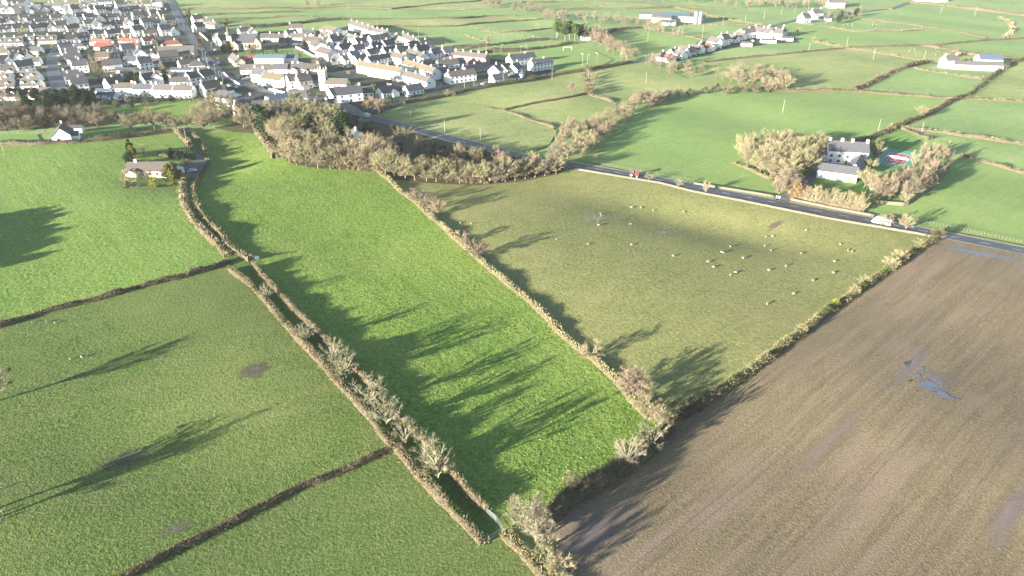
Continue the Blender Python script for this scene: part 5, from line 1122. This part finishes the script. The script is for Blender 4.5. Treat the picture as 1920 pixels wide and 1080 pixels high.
# tennis court
def G2(px, py): return np.array(G(px, py))
c0, c1, c2, c3 = G2(1648,307), G2(1668,284), G2(1712,288), G2(1697,314)
ce = (c0 + c1 + c2 + c3) / 4; da = math.atan2(*(c1 - c0)[::-1])
ct = bpy.data.objects.new('tennis_court', None); COL.objects.link(ct); ct.location = (ce[0], ce[1], H(*ce) + .35); ct.rotation_euler = (0, 0, da)
b = MB(); b.box(-16, 16, -8, 8, -.9, 0); link('surround', b.me('surround', M['courtgreen']), ct)
b = MB(); b.box(-9, 9, -4.6, 4.6, 0, .012); link('playing_area', b.me('playing_area', M['courtred']), ct)
for (x0, x1, y0, y1) in [(-9,9,-4.7,-4.55),(-9,9,4.55,4.7),(-9.1,-8.9,-4.7,4.7),(8.9,9.1,-4.7,4.7),(-9,9,-3.5,-3.35),(-9,9,3.35,3.5),(-5,5,-.08,.08),(-5.1,-4.9,-3.4,3.4),(4.9,5.1,-3.4,3.4)]:
    b = MB(); b.box(x0, x1, y0, y1, .016, .028); link('court_line', b.me('court_line', M['paint']), ct)
b = MB(); b.box(-.06, .06, -5, 5, 0, .95); link('net', b.me('net', M['frame']), ct)
for sx, sy, ex, ey in [(-16,-8,16,-8),(-16,8,16,8),(-16,-8,-16,8),(16,-8,16,8)]:
    b = MB(); n = 8
    for k in range(n + 1):
        t = k / n; b.tube((sx + (ex - sx) * t, sy + (ey - sy) * t, -.3), (sx + (ex - sx) * t, sy + (ey - sy) * t, 2.6), .06, .06, 4)
    for z in (.1, 2.6): b.tube((sx, sy, z), (ex, ey, z), .03, .03, 4)
    link('court_fence', b.me('court_fence', M['tyre']), ct)
tag(ct, 'green and red tennis court behind the manor', 'tennis court')
# farm on the right
x, y = G(1777, 125); building(x, y, R(12), 11, 8, 5.2, 3.2, 'white', 'greyroof', 'white two-storey farmhouse at upper right', 'house', None, 'farmhouse', chims=(-1, 1), nwin=3, storeys=2, doorx=1)
x, y = G(1830, 129); building(x, y, R(-9), 34, 7, 3.2, 2.2, 'white', 'greyroof', 'long low white barn beside the right-hand farmhouse', 'barn', None, 'barn', nwin=5, gablewin=False)
x, y = G(1850, 121); building(x, y, R(-9), 16, 12, 4.6, 2.6, 'grey', 'blueshed', 'blue-roofed shed behind the long white barn', 'shed', None, 'farm_shed', nwin=0, gablewin=False)
x, y = G(1880, 128); building(x, y, R(40), 8, 6, 3.0, 2.2, 'sand', 'greyroof', 'small stone shed at the end of the long barn', 'shed', None, 'farm_shed', nwin=1, gablewin=False)
# farm sheds and silos
for (px, py, L, D, e, wm, rm, an, lab) in [(1222,33,26,9,3.6,'grey','greyroof',-8,'long low grey shed at the left of the far farmyard'),(1240,41,20,12,4.6,'cream','greyroof',-15,'pale-sided shed in the far farmyard'),(1265,38,30,16,5.2,'grey','blueshed',-12,'large blue shed in the far farmyard'),(1290,39,34,18,5.0,'grey','greyroof',-14,'large grey shed in the far farmyard'),(1252,47,16,9,3.2,'grey','greyroof',-12,'small grey shed at the front of the far farmyard')]:
    x, y = G(px, py); building(x, y, R(an), L, D, e, 2.2, wm, rm, lab, 'shed', 'farm sheds', 'farm_shed', nwin=0, gablewin=False)
def silo(px, py, lab):
    x, y = G(px, py); r = bpy.data.objects.new('silo', None); COL.objects.link(r); r.location = (x, y, H(x, y))
    b = MB(); b.tube((0,0,-.5), (0,0,11), 2.2, 2.2, 14); link('drum', b.me('drum', M['metal']), r)
    b = MB(); b.tube((0,0,11), (0,0,12.6), 2.35, .2, 14); link('silo_cap', b.me('silo_cap', M['metal']), r); tag(r, lab, 'silo', 'silos')
silo(1304, 44, 'left of two pale silos beside the far sheds'); silo(1312, 44, 'right of two pale silos beside the far sheds')
# hamlet
g3 = 'houses of the roadside hamlet'
zone_houses([(1240,111,'h',48,'white','brownroof',10),(1252,114,'h',20,'white','redroof',8),(1262,106,'b',48,'white','brownroof',10),(1275,109,'b',V_,'white','greyroof',9),(1282,101,'b',V_,'white','brownroof',11),(1293,104,'b',48,'white','greyroof',9),(1306,98,'b',V_,'white','brownroof',11),(1316,94,'b',48,'white','brownroof',10),(1327,95,'b',V_,'white','redroof',9),(1338,90,'s',V_,'white','greyroof',10),(1355,84,'s',48,'white','greyroof',11),(1372,78,'b',V_,'white','greyroof',13),(1385,73,'b',V_,'white','brownroof',13)], 'in the lower half of the roadside hamlet', g3)
zone_houses([(1400,70,'w',20,'white','greyroof',16),(1412,62,'b',30,'white','slate',14),(1422,70,'s',V_,'white','brownroof',11),(1436,72,'s',V_,'white','greyroof',11),(1450,72,'s',-30,'white','greyroof',14),(1430,62,'b',10,'white','greyroof',14),(1460,69,'s',20,'white','slate',10),(1440,80,'l',0,'white','greyroof',12),(1475,76,'l',-10,'cream','brownroof',10),(1400,86,'l',-20,'cream','brownroof',9)], 'in the upper end of the roadside hamlet', g3)
zone_houses([(1507,42,'s',30,'white','greyroof',11),(1528,34,'s',30,'white','greyroof',13),(1545,38,'l',10,'white','greyroof',13)], 'on the rise beyond the hamlet', g3)
zone_houses([(1565,13,'w',5,'white','greyroof',20),(1735,2,'w',0,'white','greyroof',26),(1755,2,'w',0,'white','greyroof',22)], 'on the far skyline fields at top right', g3)
zone_houses([(1098,74,'l',5,'grey','greyroof',9)], 'right of the pine clump', g3)

# ------------------------------------------------------------------ poles and lamps
def pole(px, py, h, label, arm=True, group='telegraph poles', az=0.6):
    x, y = G(px, py); r = bpy.data.objects.new('telegraph_pole', None); COL.objects.link(r); r.location = (x, y, H(x, y)); r.rotation_euler = (R(HR.uniform(-1, 1)), R(HR.uniform(-1, 1)), az)
    pm = unit('pole', (M['pole'],), lambda b: (b.tube((0,0,-.6),(0,0,4),.15,.13,7), b.tube((0,0,4),(0,0,8),.13,.09,7)))
    link('pole', pm, r, None, 0, (1, 1, h / 8))
    if arm: link('crossarm', unit('crossarm', (M['pole'],), lambda b: [b.box(-.8,.8,-.06,.06,-.06,.06)] + [b.tube((q,0,.06),(q,0,.24),.05,.03,5) for q in (-.7,0,.7)]), r, (0, 0, h - .45))
    tag(r, label, 'pole', group)
pl = [(9,290,9,'beside the upper pasture at the left edge'),(349,260,6.5,'at the top of the hedged lane'),(711,222,8,'beside the road at the village end, first of four'),(771,234,8,'in the paddock beside the road, second of four'),(834,251,8,'in the paddock beside the road, third of four'),(901,268,8,'in the paddock beside the road, last of four'),
 (1467,212,8,'alone in the big crop field'),(1211,155,8,'in the small meadow between the tree belts'),(1339,172,6,'among the belt above the crop field'),(1214,81,10,'in the green field left of the hamlet'),(1316,75,14,'tall one beside the hamlet road'),(1355,47,8,'right of the silos'),(1397,41,8,'in the far field, first of a line'),(1432,35,8,'in the far field, second of a line'),(1465,27,9,'in the far field, third of a line'),(1490,24,9,'in the far field, fourth of a line'),(1515,21,9,'in the far field, fifth of a line'),(1612,20,9,'beyond the rise at upper right'),
 (1764,24,9,'in the far field near the top right corner, left one'),(1827,30,10,'in the far field near the top right corner, right one'),(1587,87,8,'at the crossing of hedges right of the hamlet'),(1637,111,9,'in the rough pasture'),(1516,96,7,'below the hamlet'),(1732,111,7,'by the farm track'),(1645,250,8,'behind the manor'),(1727,250,6,'in the hedge above the tennis court'),(1774,289,7,'beside the birch wood'),(945,82,7,'under the round lone tree'),(871,171,9,'on the green at the lower right of the village'),(889,165,9,'beside the parked cars on the green'),(944,158,8,'beside the low bungalow'),(1004,136,8,'in front of the lower shaded terrace'),(1035,150,8,'in the scrub below the pitch'),(898,106,9,'behind the brick terrace'),(785,70,9,'in the shaded field behind the white terrace'),(707,48,6,'behind the long white terrace'),(1174,120,8,'in the dark hedge left of the hamlet'),(1103,152,7,'by the short belt')]
for px, py, h, l in pl: pole(px, py, h, 'pale wooden telegraph pole ' + l, az=HR.uniform(.3, 1.0))
def lamp(px, py, h, label, group='street lamps'):
    x, y = G(px, py); r = bpy.data.objects.new('street_lamp', None); COL.objects.link(r); r.location = (x, y, H(x, y)); r.rotation_euler = (0, 0, HR.choice((-.6, 2.5)))
    link('post', unit('post', (M['pole'],), lambda b: b.tube((0,0,-.5),(0,0,8),.15,.09,7)), r, None, 0, (1, 1, h / 8))
    link('arm', unit('arm', (M['metal'],), lambda b: b.tube((0,0,-.1),(1.3,0,.25),.07,.05,5)), r, (0, 0, h - .1))
    link('lantern', unit('lantern', (M['metal'],), lambda b: b.box(1.1,1.9,-.18,.18,.2,.4)), r, (0, 0, h - .1)); tag(r, label, 'lamp', group)
for i, (px, py) in enumerate([(337,16),(344,29),(327,37),(336,51),(348,62),(379,79),(399,99),(382,112),(388,118),(392,131),(405,142),(414,155),(419,158),(470,152),(477,160)]):
    lamp(px, py, 8, f'pale street lamp on the main street, {ordw(i)} from the far end')
for i, (px, py) in enumerate([(976,108),(988,107),(1092,124),(1101,125),(1119,122),(912,100),(926,108),(940,105)]): lamp(px, py, 9, f'tall pale floodlight mast by the football pitch, {ordw(i)} along', 'floodlights')
# goal on the pitch
x, y = G(1064, 94); r = bpy.data.objects.new('goal', None); COL.objects.link(r); r.location = (x, y, H(x, y)); r.rotation_euler = (0, 0, R(10))
for s in (-3.6, 3.6): b = MB(); b.tube((s,0,-.2),(s,0,2.5),.12,.12,6); link('goal_post', b.me('goal_post', M['frame']), r)
b = MB(); b.tube((-3.6,0,2.5),(3.6,0,2.5),.12,.12,6); link('crossbar', b.me('crossbar', M['frame']), r); tag(r, 'white goal on the football pitch', 'goal')

# ------------------------------------------------------------------ lane gate and railings
def rail_panel(a, b_, h, bars, label, name, cat, mat='metal'):
    bars = min(bars, 5)
    p, q = P3(*a), P3(*b_); r = bpy.data.objects.new(name, None); COL.objects.link(r); r.location = p
    d = q - p; n = max(1, int(d.length / 2.4))
    for k in range(n + 1):
        m = MB(); c = d * (k / n); m.tube((c.x, c.y, c.z - .4), (c.x, c.y, c.z + h + .1), .07, .07, 6); link('post', m.me('post', M[mat]), r)
    for j in range(bars):
        z = h * (j + 1) / bars; m = MB(); m.tube((0, 0, z), (d.x, d.y, d.z + z), .026, .026, 5); link('bar', m.me('bar', M[mat]), r)
    tag(r, label, cat)
rail_panel((913,965),(931,979), 1.7, 7, 'upper length of galvanised railing at the end of the lane', 'railing', 'railing')
rail_panel((931,979),(943,997), 1.7, 7, 'lower length of galvanised railing at the end of the lane', 'railing', 'railing')
rail_panel((916,1015),(941,999), 1.5, 6, 'galvanised field gate across the end of the lane', 'field_gate', 'gate')
rail_panel((945,998),(974,997), 1.2, 3, 'wire fence between the lane gate and the corner trees', 'wire_fence', 'fence', 'pole')
rail_panel((1455,372),(1462,373), 1.2, 4, 'left half of the manor road gate', 'gate', 'gate', 'frame')
# post-and-wire fences by the road
for (a, b_, n, lab) in [((1110,306),(1300,340),40,'post and wire fence above the road left of the manor'),((1640,402),(1920,456),44,'post and wire fence above the road at the right edge')]:
    p, q = np.array(G(*a)), np.array(G(*b_)); r = bpy.data.objects.new('wire_fence', None); COL.objects.link(r)
    pm = unit('fence_post', (M['bark'],), lambda m: m.tube((0,0,-.3),(0,0,1.15),.07,.06,5))
    for k in range(n + 1):
        c = p + (q - p) * k / n; link('fence_post', pm, r, (c[0], c[1], H(*c)))
    for z in (.5, 1.0):
        m = MB()
        for k in range(n):
            c, e = p + (q - p) * k / n, p + (q - p) * (k + 1) / n; m.tube((c[0], c[1], H(*c) + z), (e[0], e[1], H(*e) + z), .02, .02, 3, cap=False)
        link('wire', m.me('wire', M['metal']), r)
    tag(r, lab, 'fence')
# trough tub in the shade beside the lane
x, y = G(482, 486); b = MB(); b.tube((0,0,0),(0,0,.8),.75,.85,14); b.tube((0,0,.8),(0,0,.86),.85,.6,14)
tag(link('feed_tub', b.me('feed_tub', M['white']), None, (x, y, H(x, y))), 'white round tub standing in the shaded edge of the lush meadow', 'tub')

# ------------------------------------------------------------------ vehicles
def carm(kind, paint):
    def body(b):
        if kind == 'car': prof = [(-2.1,.35),(-2.15,.75),(-1.9,.95),(-1.5,1.0),(1.0,1.0),(1.9,.85),(2.1,.65),(2.1,.35)]
        elif kind == 'van': prof = [(-2.7,.4),(-2.7,2.1),(-2.5,2.25),(1.1,2.25),(1.4,2.1),(2.0,1.25),(2.7,1.05),(2.75,.4)]
        else: prof = [(-3.2,.4),(-3.2,2.3),(-3.0,2.5),(2.2,2.5),(2.6,2.3),(3.1,1.35),(3.5,1.1),(3.5,.4)]
        w = .88 if kind == 'car' else 1.0; n = len(prof)
        vs_ = [(x, -w, z) for x, z in prof] + [(x, w, z) for x, z in prof]
        b.add(vs_, [tuple(range(n)), tuple(range(2*n-1, n-1, -1))] + [(i, n + i, n + (i+1) % n, (i+1) % n) for i in range(n)])
        if kind == 'car': b.add([(-1.3,-.72,1.42),(.35,-.72,1.42),(.35,.72,1.42),(-1.3,.72,1.42),(-1.25,-.70,1.46),(.3,-.70,1.46),(.3,.70,1.46),(-1.25,.70,1.46)], [(4,5,6,7),(0,1,5,4),(1,2,6,5),(2,3,7,6),(3,0,4,7)])
    def glass(b):
        if kind == 'car': b.add([(-1.75,-.8,1.0),(.95,-.8,1.0),(.95,.8,1.0),(-1.75,.8,1.0),(-1.3,-.7,1.42),(.35,-.7,1.42),(.35,.7,1.42),(-1.3,.7,1.42)], [(0,1,5,4),(1,2,6,5),(2,3,7,6),(3,0,4,7)])
        elif kind == 'van': b.add([(1.45,-.85,2.05),(2.0,-.9,1.32),(2.0,.9,1.32),(1.45,.85,2.05)], [(0,1,2,3)]); b.box(.5, 1.35, -1.02, 1.02, 1.35, 1.95)
        else: b.box(-2.9, 2.3, -1.02, 1.02, 1.45, 2.05); b.add([(2.65,-.88,2.25),(3.12,-.92,1.4),(3.12,.92,1.4),(2.65,.88,2.25)], [(0,1,2,3)])
    return unit(f'body|{kind}|{paint}', (CARP[paint],), body), unit(f'window|{kind}', (M['glass'],), glass), unit('wheel', (M['tyre'], M['metal']), lambda b: (b.tube((0,-.11,0),(0,.11,0),.33,.33,12), b.tube((0,-.125,0),(0,.125,0),.2,.2,10,1)))
VN = {'car': 'parked_car', 'van': 'van', 'bus': 'minibus'}
def vehicle(kind, paint, px, py, az, label, group=None, dz=.26):
    x, y = G(px, py); r = bpy.data.objects.new(VN[kind], None); COL.objects.link(r); r.location = (x, y, H(x, y) + dz); r.rotation_euler = (0, 0, R(az))
    bo, gl, wh = carm(kind, paint); link('body', bo, r); link('window', gl, r)
    wb = {'car': 1.35, 'van': 1.75, 'bus': 2.2}[kind]; tr = .8 if kind == 'car' else .93
    for sx in (-1, 1):
        for sy in (-1, 1): link('wheel', wh, r, (sx * wb, sy * tr, .33))
    tag(r, label, {'car': 'car', 'van': 'van', 'bus': 'minibus'}[kind], group)
def road_az(P, px, py):
    q = np.array(G(px, py)); i = int(np.argmin(((P - q) ** 2).sum(1))); i = min(max(i, 1), len(P) - 2); d = P[i + 1] - P[i - 1]; return P[i], math.degrees(math.atan2(d[1], d[0])), d / np.hypot(*d)
def on_road(kind, paint, px, py, side, label, P=RP):
    c, az, d = road_az(P, px, py); n = np.array([-d[1], d[0]]); q = c + n * side
    r0 = len(bpy.data.objects); vehicle(kind, paint, 960, 540, az, label); r = [o for o in COL.objects if o.get('label') == label][0]; r.location = (q[0], q[1], H(*q) + .22)
on_road('bus', 'white', 1655, 417, 1.7, 'white minibus driving along the main road right of the manor')
on_road('van', 'white', 690, 219, 1.6, 'white van on the road at the edge of the village')
# tractor
c, az, d = road_az(RP, 1184, 329); n = np.array([-d[1], d[0]]); q = c + n * 1.5
r = bpy.data.objects.new('tractor', None); COL.objects.link(r); r.location = (q[0], q[1], H(*q) + .2); r.rotation_euler = (0, 0, R(az + 180)); r.scale = (1.15,) * 3
b = MB(); b.box(.1, 2.1, -.42, .42, .75, 1.45); b.box(-1.0, .3, -.5, .5, .6, 1.1); link('bonnet', b.me('bonnet', CARP['red']), r)
b = MB(); b.add([(-1.2,-.75,1.1),(.25,-.75,1.1),(.25,.75,1.1),(-1.2,.75,1.1),(-1.05,-.65,2.5),(.1,-.65,2.5),(.1,.65,2.5),(-1.05,.65,2.5)], [(0,1,5,4),(1,2,6,5),(2,3,7,6),(3,0,4,7)]); cab = link('cab', b.me('cab', M['glass']), r)
b = MB(); b.box(-1.15, .2, -.75, .75, 2.5, 2.65); link('cab_roof', b.me('cab_roof', CARP['red']), cab)
for sx, rr in ((-.75, .85), (1.55, .55)):
    for sy in (-1, 1): b = MB(); b.tube((0,-.22,0),(0,.22,0),rr,rr,14); b.tube((0,-.24,0),(0,.24,0),rr*.5,rr*.5,10,1); link('wheel', b.me('wheel', M['tyre'], CARP['white']), r, (sx, sy * .85, rr))
b = MB(); b.tube((1.2,.3,1.45),(1.2,.3,2.3),.05,.05,6); link('exhaust', b.me('exhaust', M['tyre']), r); tag(r, 'red tractor driving on the main road', 'tractor')
cr = random.Random(12); ck = ['white','silver','white','blue','grey','red','white','black']
carsets = [('along the main street', [(346,33),(352,45),(371,98),(367,97),(404,96),(395,118),(409,112),(411,120),(424,150),(447,147),(452,144),(460,150),(466,148),(430,163),(445,165),(490,160),(500,165),(520,168)], V_),
 ('in the yard behind the tall slate-roofed house', [(482,197),(488,200),(494,197),(500,202),(490,205)], 20),
 ('along the village street at left', [(103,96),(112,122),(100,84),(140,96),(108,108),(60,150),(45,172),(85,128),(120,140)], 30),
 ('among the terraces of the right half', [(735,147),(742,148),(748,147),(700,163),(760,170),(765,183),(770,182),(790,128),(822,119),(836,119),(800,150),(640,128),(655,128),(670,127),(906,160),(898,162),(912,158),(768,181),(690,96),(752,128)], 30),
 ('at the filling station', [(468,119),(480,121),(492,122),(552,121),(560,120),(567,121)], 10),
 ('in the hamlet', [(1270,112),(1300,106),(1345,92),(1410,78)], 48)]
for zone, lst, az in carsets:
    for i, (px, py) in enumerate(sorted(lst)):
        p = cr.choice(ck); vehicle('car', p, px, py, az + cr.choice((0, 0, 90)) + cr.uniform(-5, 5), f'{p} car parked {zone}, {ordw(i)} from left', 'parked cars')
vehicle('car', 'white', 1549, 308, 0, 'white car parked in the manor yard', 'parked cars')
vehicle('car', 'white', 361, 323, 20, 'white car on the drive beside the brown bungalow', 'parked cars')

# ------------------------------------------------------------------ sheep
def sheep_mesh():
    me = bpy.data.meshes.new('sheep_skin')
    v = [(-.5,0,.62),(-.2,0,.64),(.15,0,.64),(.45,0,.66),(.62,0,.80),(.82,0,.74),(-.45,.16,.35),(-.45,.16,0),(-.45,-.16,.35),(-.45,-.16,0),(.38,.16,.35),(.38,.16,0),(.38,-.16,.35),(.38,-.16,0),(-.62,0,.5)]
    e = [(0,1),(1,2),(2,3),(3,4),(4,5),(0,6),(6,7),(0,8),(8,9),(3,10),(10,11),(3,12),(12,13),(0,14)]
    rad = [.25,.31,.31,.26,.13,.09,.09,.05,.09,.05,.08,.05,.08,.05,.06]
    me.from_pydata(v, e, []); o = bpy.data.objects.new('sheep_skin', me); COL.objects.link(o)
    md = o.modifiers.new('skin', 'SKIN'); sv = me.skin_vertices[0].data
    for i, r_ in enumerate(rad): sv[i].radius = (r_, r_)
    sv[1].use_root = True
    o.modifiers.new('sub', 'SUBSURF').levels = 1
    dg = bpy.context.evaluated_depsgraph_get(); dg.update(); out = bpy.data.meshes.new_from_object(o.evaluated_get(dg))
    out.name = 'sheep'; bpy.data.objects.remove(o); out.materials.clear(); out.materials.append(M['wool']); return out
SM = sheep_mesh(); sr = random.Random(8)
def flock(pts, zone, group, s=1.0):
    for i, (px, py) in enumerate(sorted(pts)):
        x, y = G(px, py); o = link('sheep', SM, None, (x, y, H(x, y)), sr.random() * 6.28, s * sr.uniform(.62, .74))
        tag(o, f'white sheep grazing {zone}' + (f', {ordw(i)} from left' if len(pts) > 1 else ''), 'sheep', group)
flock([(1352,473),(1369,463),(1355,475),(1327,492),(1337,502),(1393,485),(1437,445),(1448,444),(1434,462),(1445,470),(1502,476),(1511,433),(1575,459),(1590,470),(1597,473),(1564,491),(1562,513),(1474,500),(1441,508),(1379,512),(1369,517),(1524,527),(1487,552),(1438,571),(1262,481),(1184,460),(1102,459),(1044,450),(1126,402),(1128,406),(1122,415),(1122,423),(1182,421),(1184,390),(1201,390),(1225,395),(1282,398),(863,419),(884,420)], 'in the pale sheep pasture', 'sheep of the pale pasture')
flock([(133,674),(154,671),(61,606),(88,605),(105,606)], 'in the grazed pasture on the left', 'sheep of the left pasture')
flock([(3,917),(6,974),(2,962)], 'at the left edge of the picture', 'sheep of the left pasture')
fr = random.Random(3)
def far_flock(n, x0, x1, y0, y1, zone): flock([(fr.uniform(x0, x1), fr.uniform(y0, y1)) for _ in range(n)], zone, 'far sheep', 1.0)
far_flock(30, 962, 1020, 68, 77, 'in the far field above the football pitch')
far_flock(14, 802, 880, 14, 18, 'in the far field near the top')
far_flock(14, 1090, 1130, 8, 14, 'in the far field left of the sheds')
far_flock(14, 1545, 1690, 42, 54, 'in the far field beyond the hamlet')
far_flock(14, 1690, 1770, 88, 108, 'in the field before the white farm')
far_flock(6, 1080, 1180, 22, 26, 'in the field behind the pines')

# ------------------------------------------------------------------ mud and puddles
def blob(name, px, py, rx, ry, az, mat, dz, seed, n=28, parent=None):
    x, y = G(px, py); pts = []
    for k in range(n):
        t = 2 * math.pi * k / n; q = 1 + .60 * noise.noise(Vector((math.cos(t) * 1.6, math.sin(t) * 1.6, seed * 5.3))) + .35 * noise.noise(Vector((math.cos(t) * 5, math.sin(t) * 5, seed)))
        a, b = math.cos(t) * rx * q, math.sin(t) * ry * q; c, s = math.cos(R(az)), math.sin(R(az)); pts.append((x + a * c - b * s, y + a * s + b * c))
    return sheet(name, pts, mat, dz, step=1.2, world=True)
def patch_mat(name, col, col2, cx, cy, rx, ry, az, rough=.85, thr=.5, sc=.5, stretch=(1, 1, 1), amax=1.0):
    """bare ground whose ragged border lets the field show through"""
    m, t, b = new_mat(name); c = N(t, 'ShaderNodeTexCoord').outputs['Object']
    mp = N(t, 'ShaderNodeMapping'); mp.vector_type = 'TEXTURE'; mp.inputs['Location'].default_value = (cx, cy, 0); mp.inputs['Rotation'].default_value = (0, 0, R(az)); mp.inputs['Scale'].default_value = (rx, ry, 1e6)
    t.links.new(c, mp.inputs[0]); ln = N(t, 'ShaderNodeVectorMath'); ln.operation = 'LENGTH'; t.links.new(mp.outputs[0], ln.inputs[0])
    n1 = noise_node(t, mapped(t, c, -R(az), stretch), sc, 4, .65); n2 = noise_node(t, c, 1.5, 2)
    f = mul(t, n1, mul(t, ln.outputs['Value'], .55), 'SUBTRACT'); f = ramp(t, f, thr - .50, thr - .08, 0.0, amax)
    t.links.new(mix(t, ramp(t, n2, .3, .7), col, col2), b.inputs['Base Color']); b.inputs['Roughness'].default_value = rough
    t.links.new(f, b.inputs['Alpha']); return m
def patch(name, px, py, rx, ry, az, col, col2, dz, seed, **kw):
    x, y = G(px, py); return blob(name, px, py, rx * 1.15, ry * 1.15, az, patch_mat(name + str(seed), col, col2, x, y, rx, ry, az, **kw), dz, seed)
patch('mud_patch', 478, 693, 6.5, 5.0, 50, (.045,.038,.030), (.085,.066,.045), .05, 1, thr=.56)
patch('mud_patch', 235, 862, 8.5, 6.5, 30, (.060,.048,.034), (.12,.10,.06), .05, 2, thr=.66)
patch('mud_patch', 330, 990, 8, 4, 30, (.085,.08,.05), (.13,.12,.07), .05, 3, thr=.72)
patch('mud_patch', 1455, 421, 6.5, 2.0, 40, (.14,.085,.065), (.10,.062,.05), .05, 4)
patch('mud_patch', 1245, 436, 13, 6, 20, (.30,.26,.15), (.24,.22,.12), .05, 5, thr=.62)
patch('mud_patch', 1120, 408, 13, 7, 20, (.30,.27,.15), (.24,.22,.12), .05, 6, thr=.62)
patch('wet_ground', 1750, 718, 10, 5.5, 62, (.21,.165,.165), (.17,.135,.14), .05, 7, rough=.2, thr=.60, sc=.35, stretch=(.5,1,1), amax=.75)  # wet soil; lilac tint of these patches puts sky sheen into the colour
patch('wet_ground', 1705, 690, 24, 2.2, 44, (.22,.175,.165), (.18,.14,.14), .055, 8, rough=.22, thr=.62, sc=.5, stretch=(.1,1,1), amax=.7)
patch('wet_ground', 1890, 965, 22, 3.5, 46, (.23,.18,.17), (.19,.15,.15), .05, 9, rough=.22, thr=.62, sc=.5, stretch=(.1,1,1), amax=.7)
patch('wet_ground', 1120, 1000, 20, 8, 40, (.16,.13,.115), (.20,.155,.13), .05, 10, rough=.35, thr=.62, sc=.4, stretch=(.12,1,1), amax=.7)
patch('wet_ground', 1830, 474, 26, 5, -22, (.23,.175,.16), (.18,.14,.14), .05, 11, rough=.25, thr=.62, sc=.4, stretch=(.15,1,1), amax=.75)
patch('wet_ground', 1540, 840, 34, 4, 42, (.235,.175,.135), (.19,.14,.115), .045, 12, rough=.5, thr=.62, sc=.4, stretch=(.08,1,1), amax=.6)
for i, (px, py, rx, ry, az) in enumerate([(1740,721,2.4,1.7,20),(1766,739,1.9,1.4,-20),(1722,705,1.3,.55,60),(1729,691,1.2,.4,70),(1789,748,1.2,.35,-20),(1793,466,4.5,.4,-20),(1817,472,4.5,.45,-24),(1850,480,6,.4,-22),(1893,488,6,.45,-22)]):
    blob('puddle', px, py, rx, ry, az, M['water'], .085, i + 20, n=44)
rut = plain_mat('rut_soil', (0.095,0.072,0.050), (0.17,0.13,0.085), 0.35, 0.6, 0.3)
A_, B_ = np.array(G(1290,775)), np.array(G(1752,452)); d_ = (B_ - A_) / np.hypot(*(B_ - A_)); n_ = np.array([d_[1], -d_[0]])
brown_poly = [G(*p) for p in fields[2][1]]
for k in range(9):
    off = 5 + k * 16.5; L_ = np.hypot(*(B_ - A_))
    for side in (-.95, .95):
        pts = [A_ + d_ * t + n_ * (off + side + 0.6 * math.sin(t / 40 + k)) for t in np.arange(-90, L_ + 60, 4)]
        pts = [tuple(p) for p in pts if inside(np.array([p]), brown_poly)[0]]
        if len(pts) > 4: strip('wheel_rut', pts, 0.22, rut, 0.035, step=4, world=True, sm=1)
# ------------------------------------------------------------------ haze
hz, t, bb = new_mat('haze_air'); t.nodes.remove(bb)
pv = t.nodes.new('ShaderNodeVolumePrincipled'); pv.inputs['Density'].default_value = HAZE; pv.inputs['Color'].default_value = (0.90, 0.95, 1.0, 1); pv.inputs['Anisotropy'].default_value = 0.0
t.links.new(pv.outputs[0], t.nodes['Material Output'].inputs['Volume'])
b = MB(); b.box(-22500, 22500, -22500, 22500, -8, 114)
ho = link('haze', b.me('haze', hz)); tag(ho, 'thin pale haze over the fields', 'haze', kind='stuff')
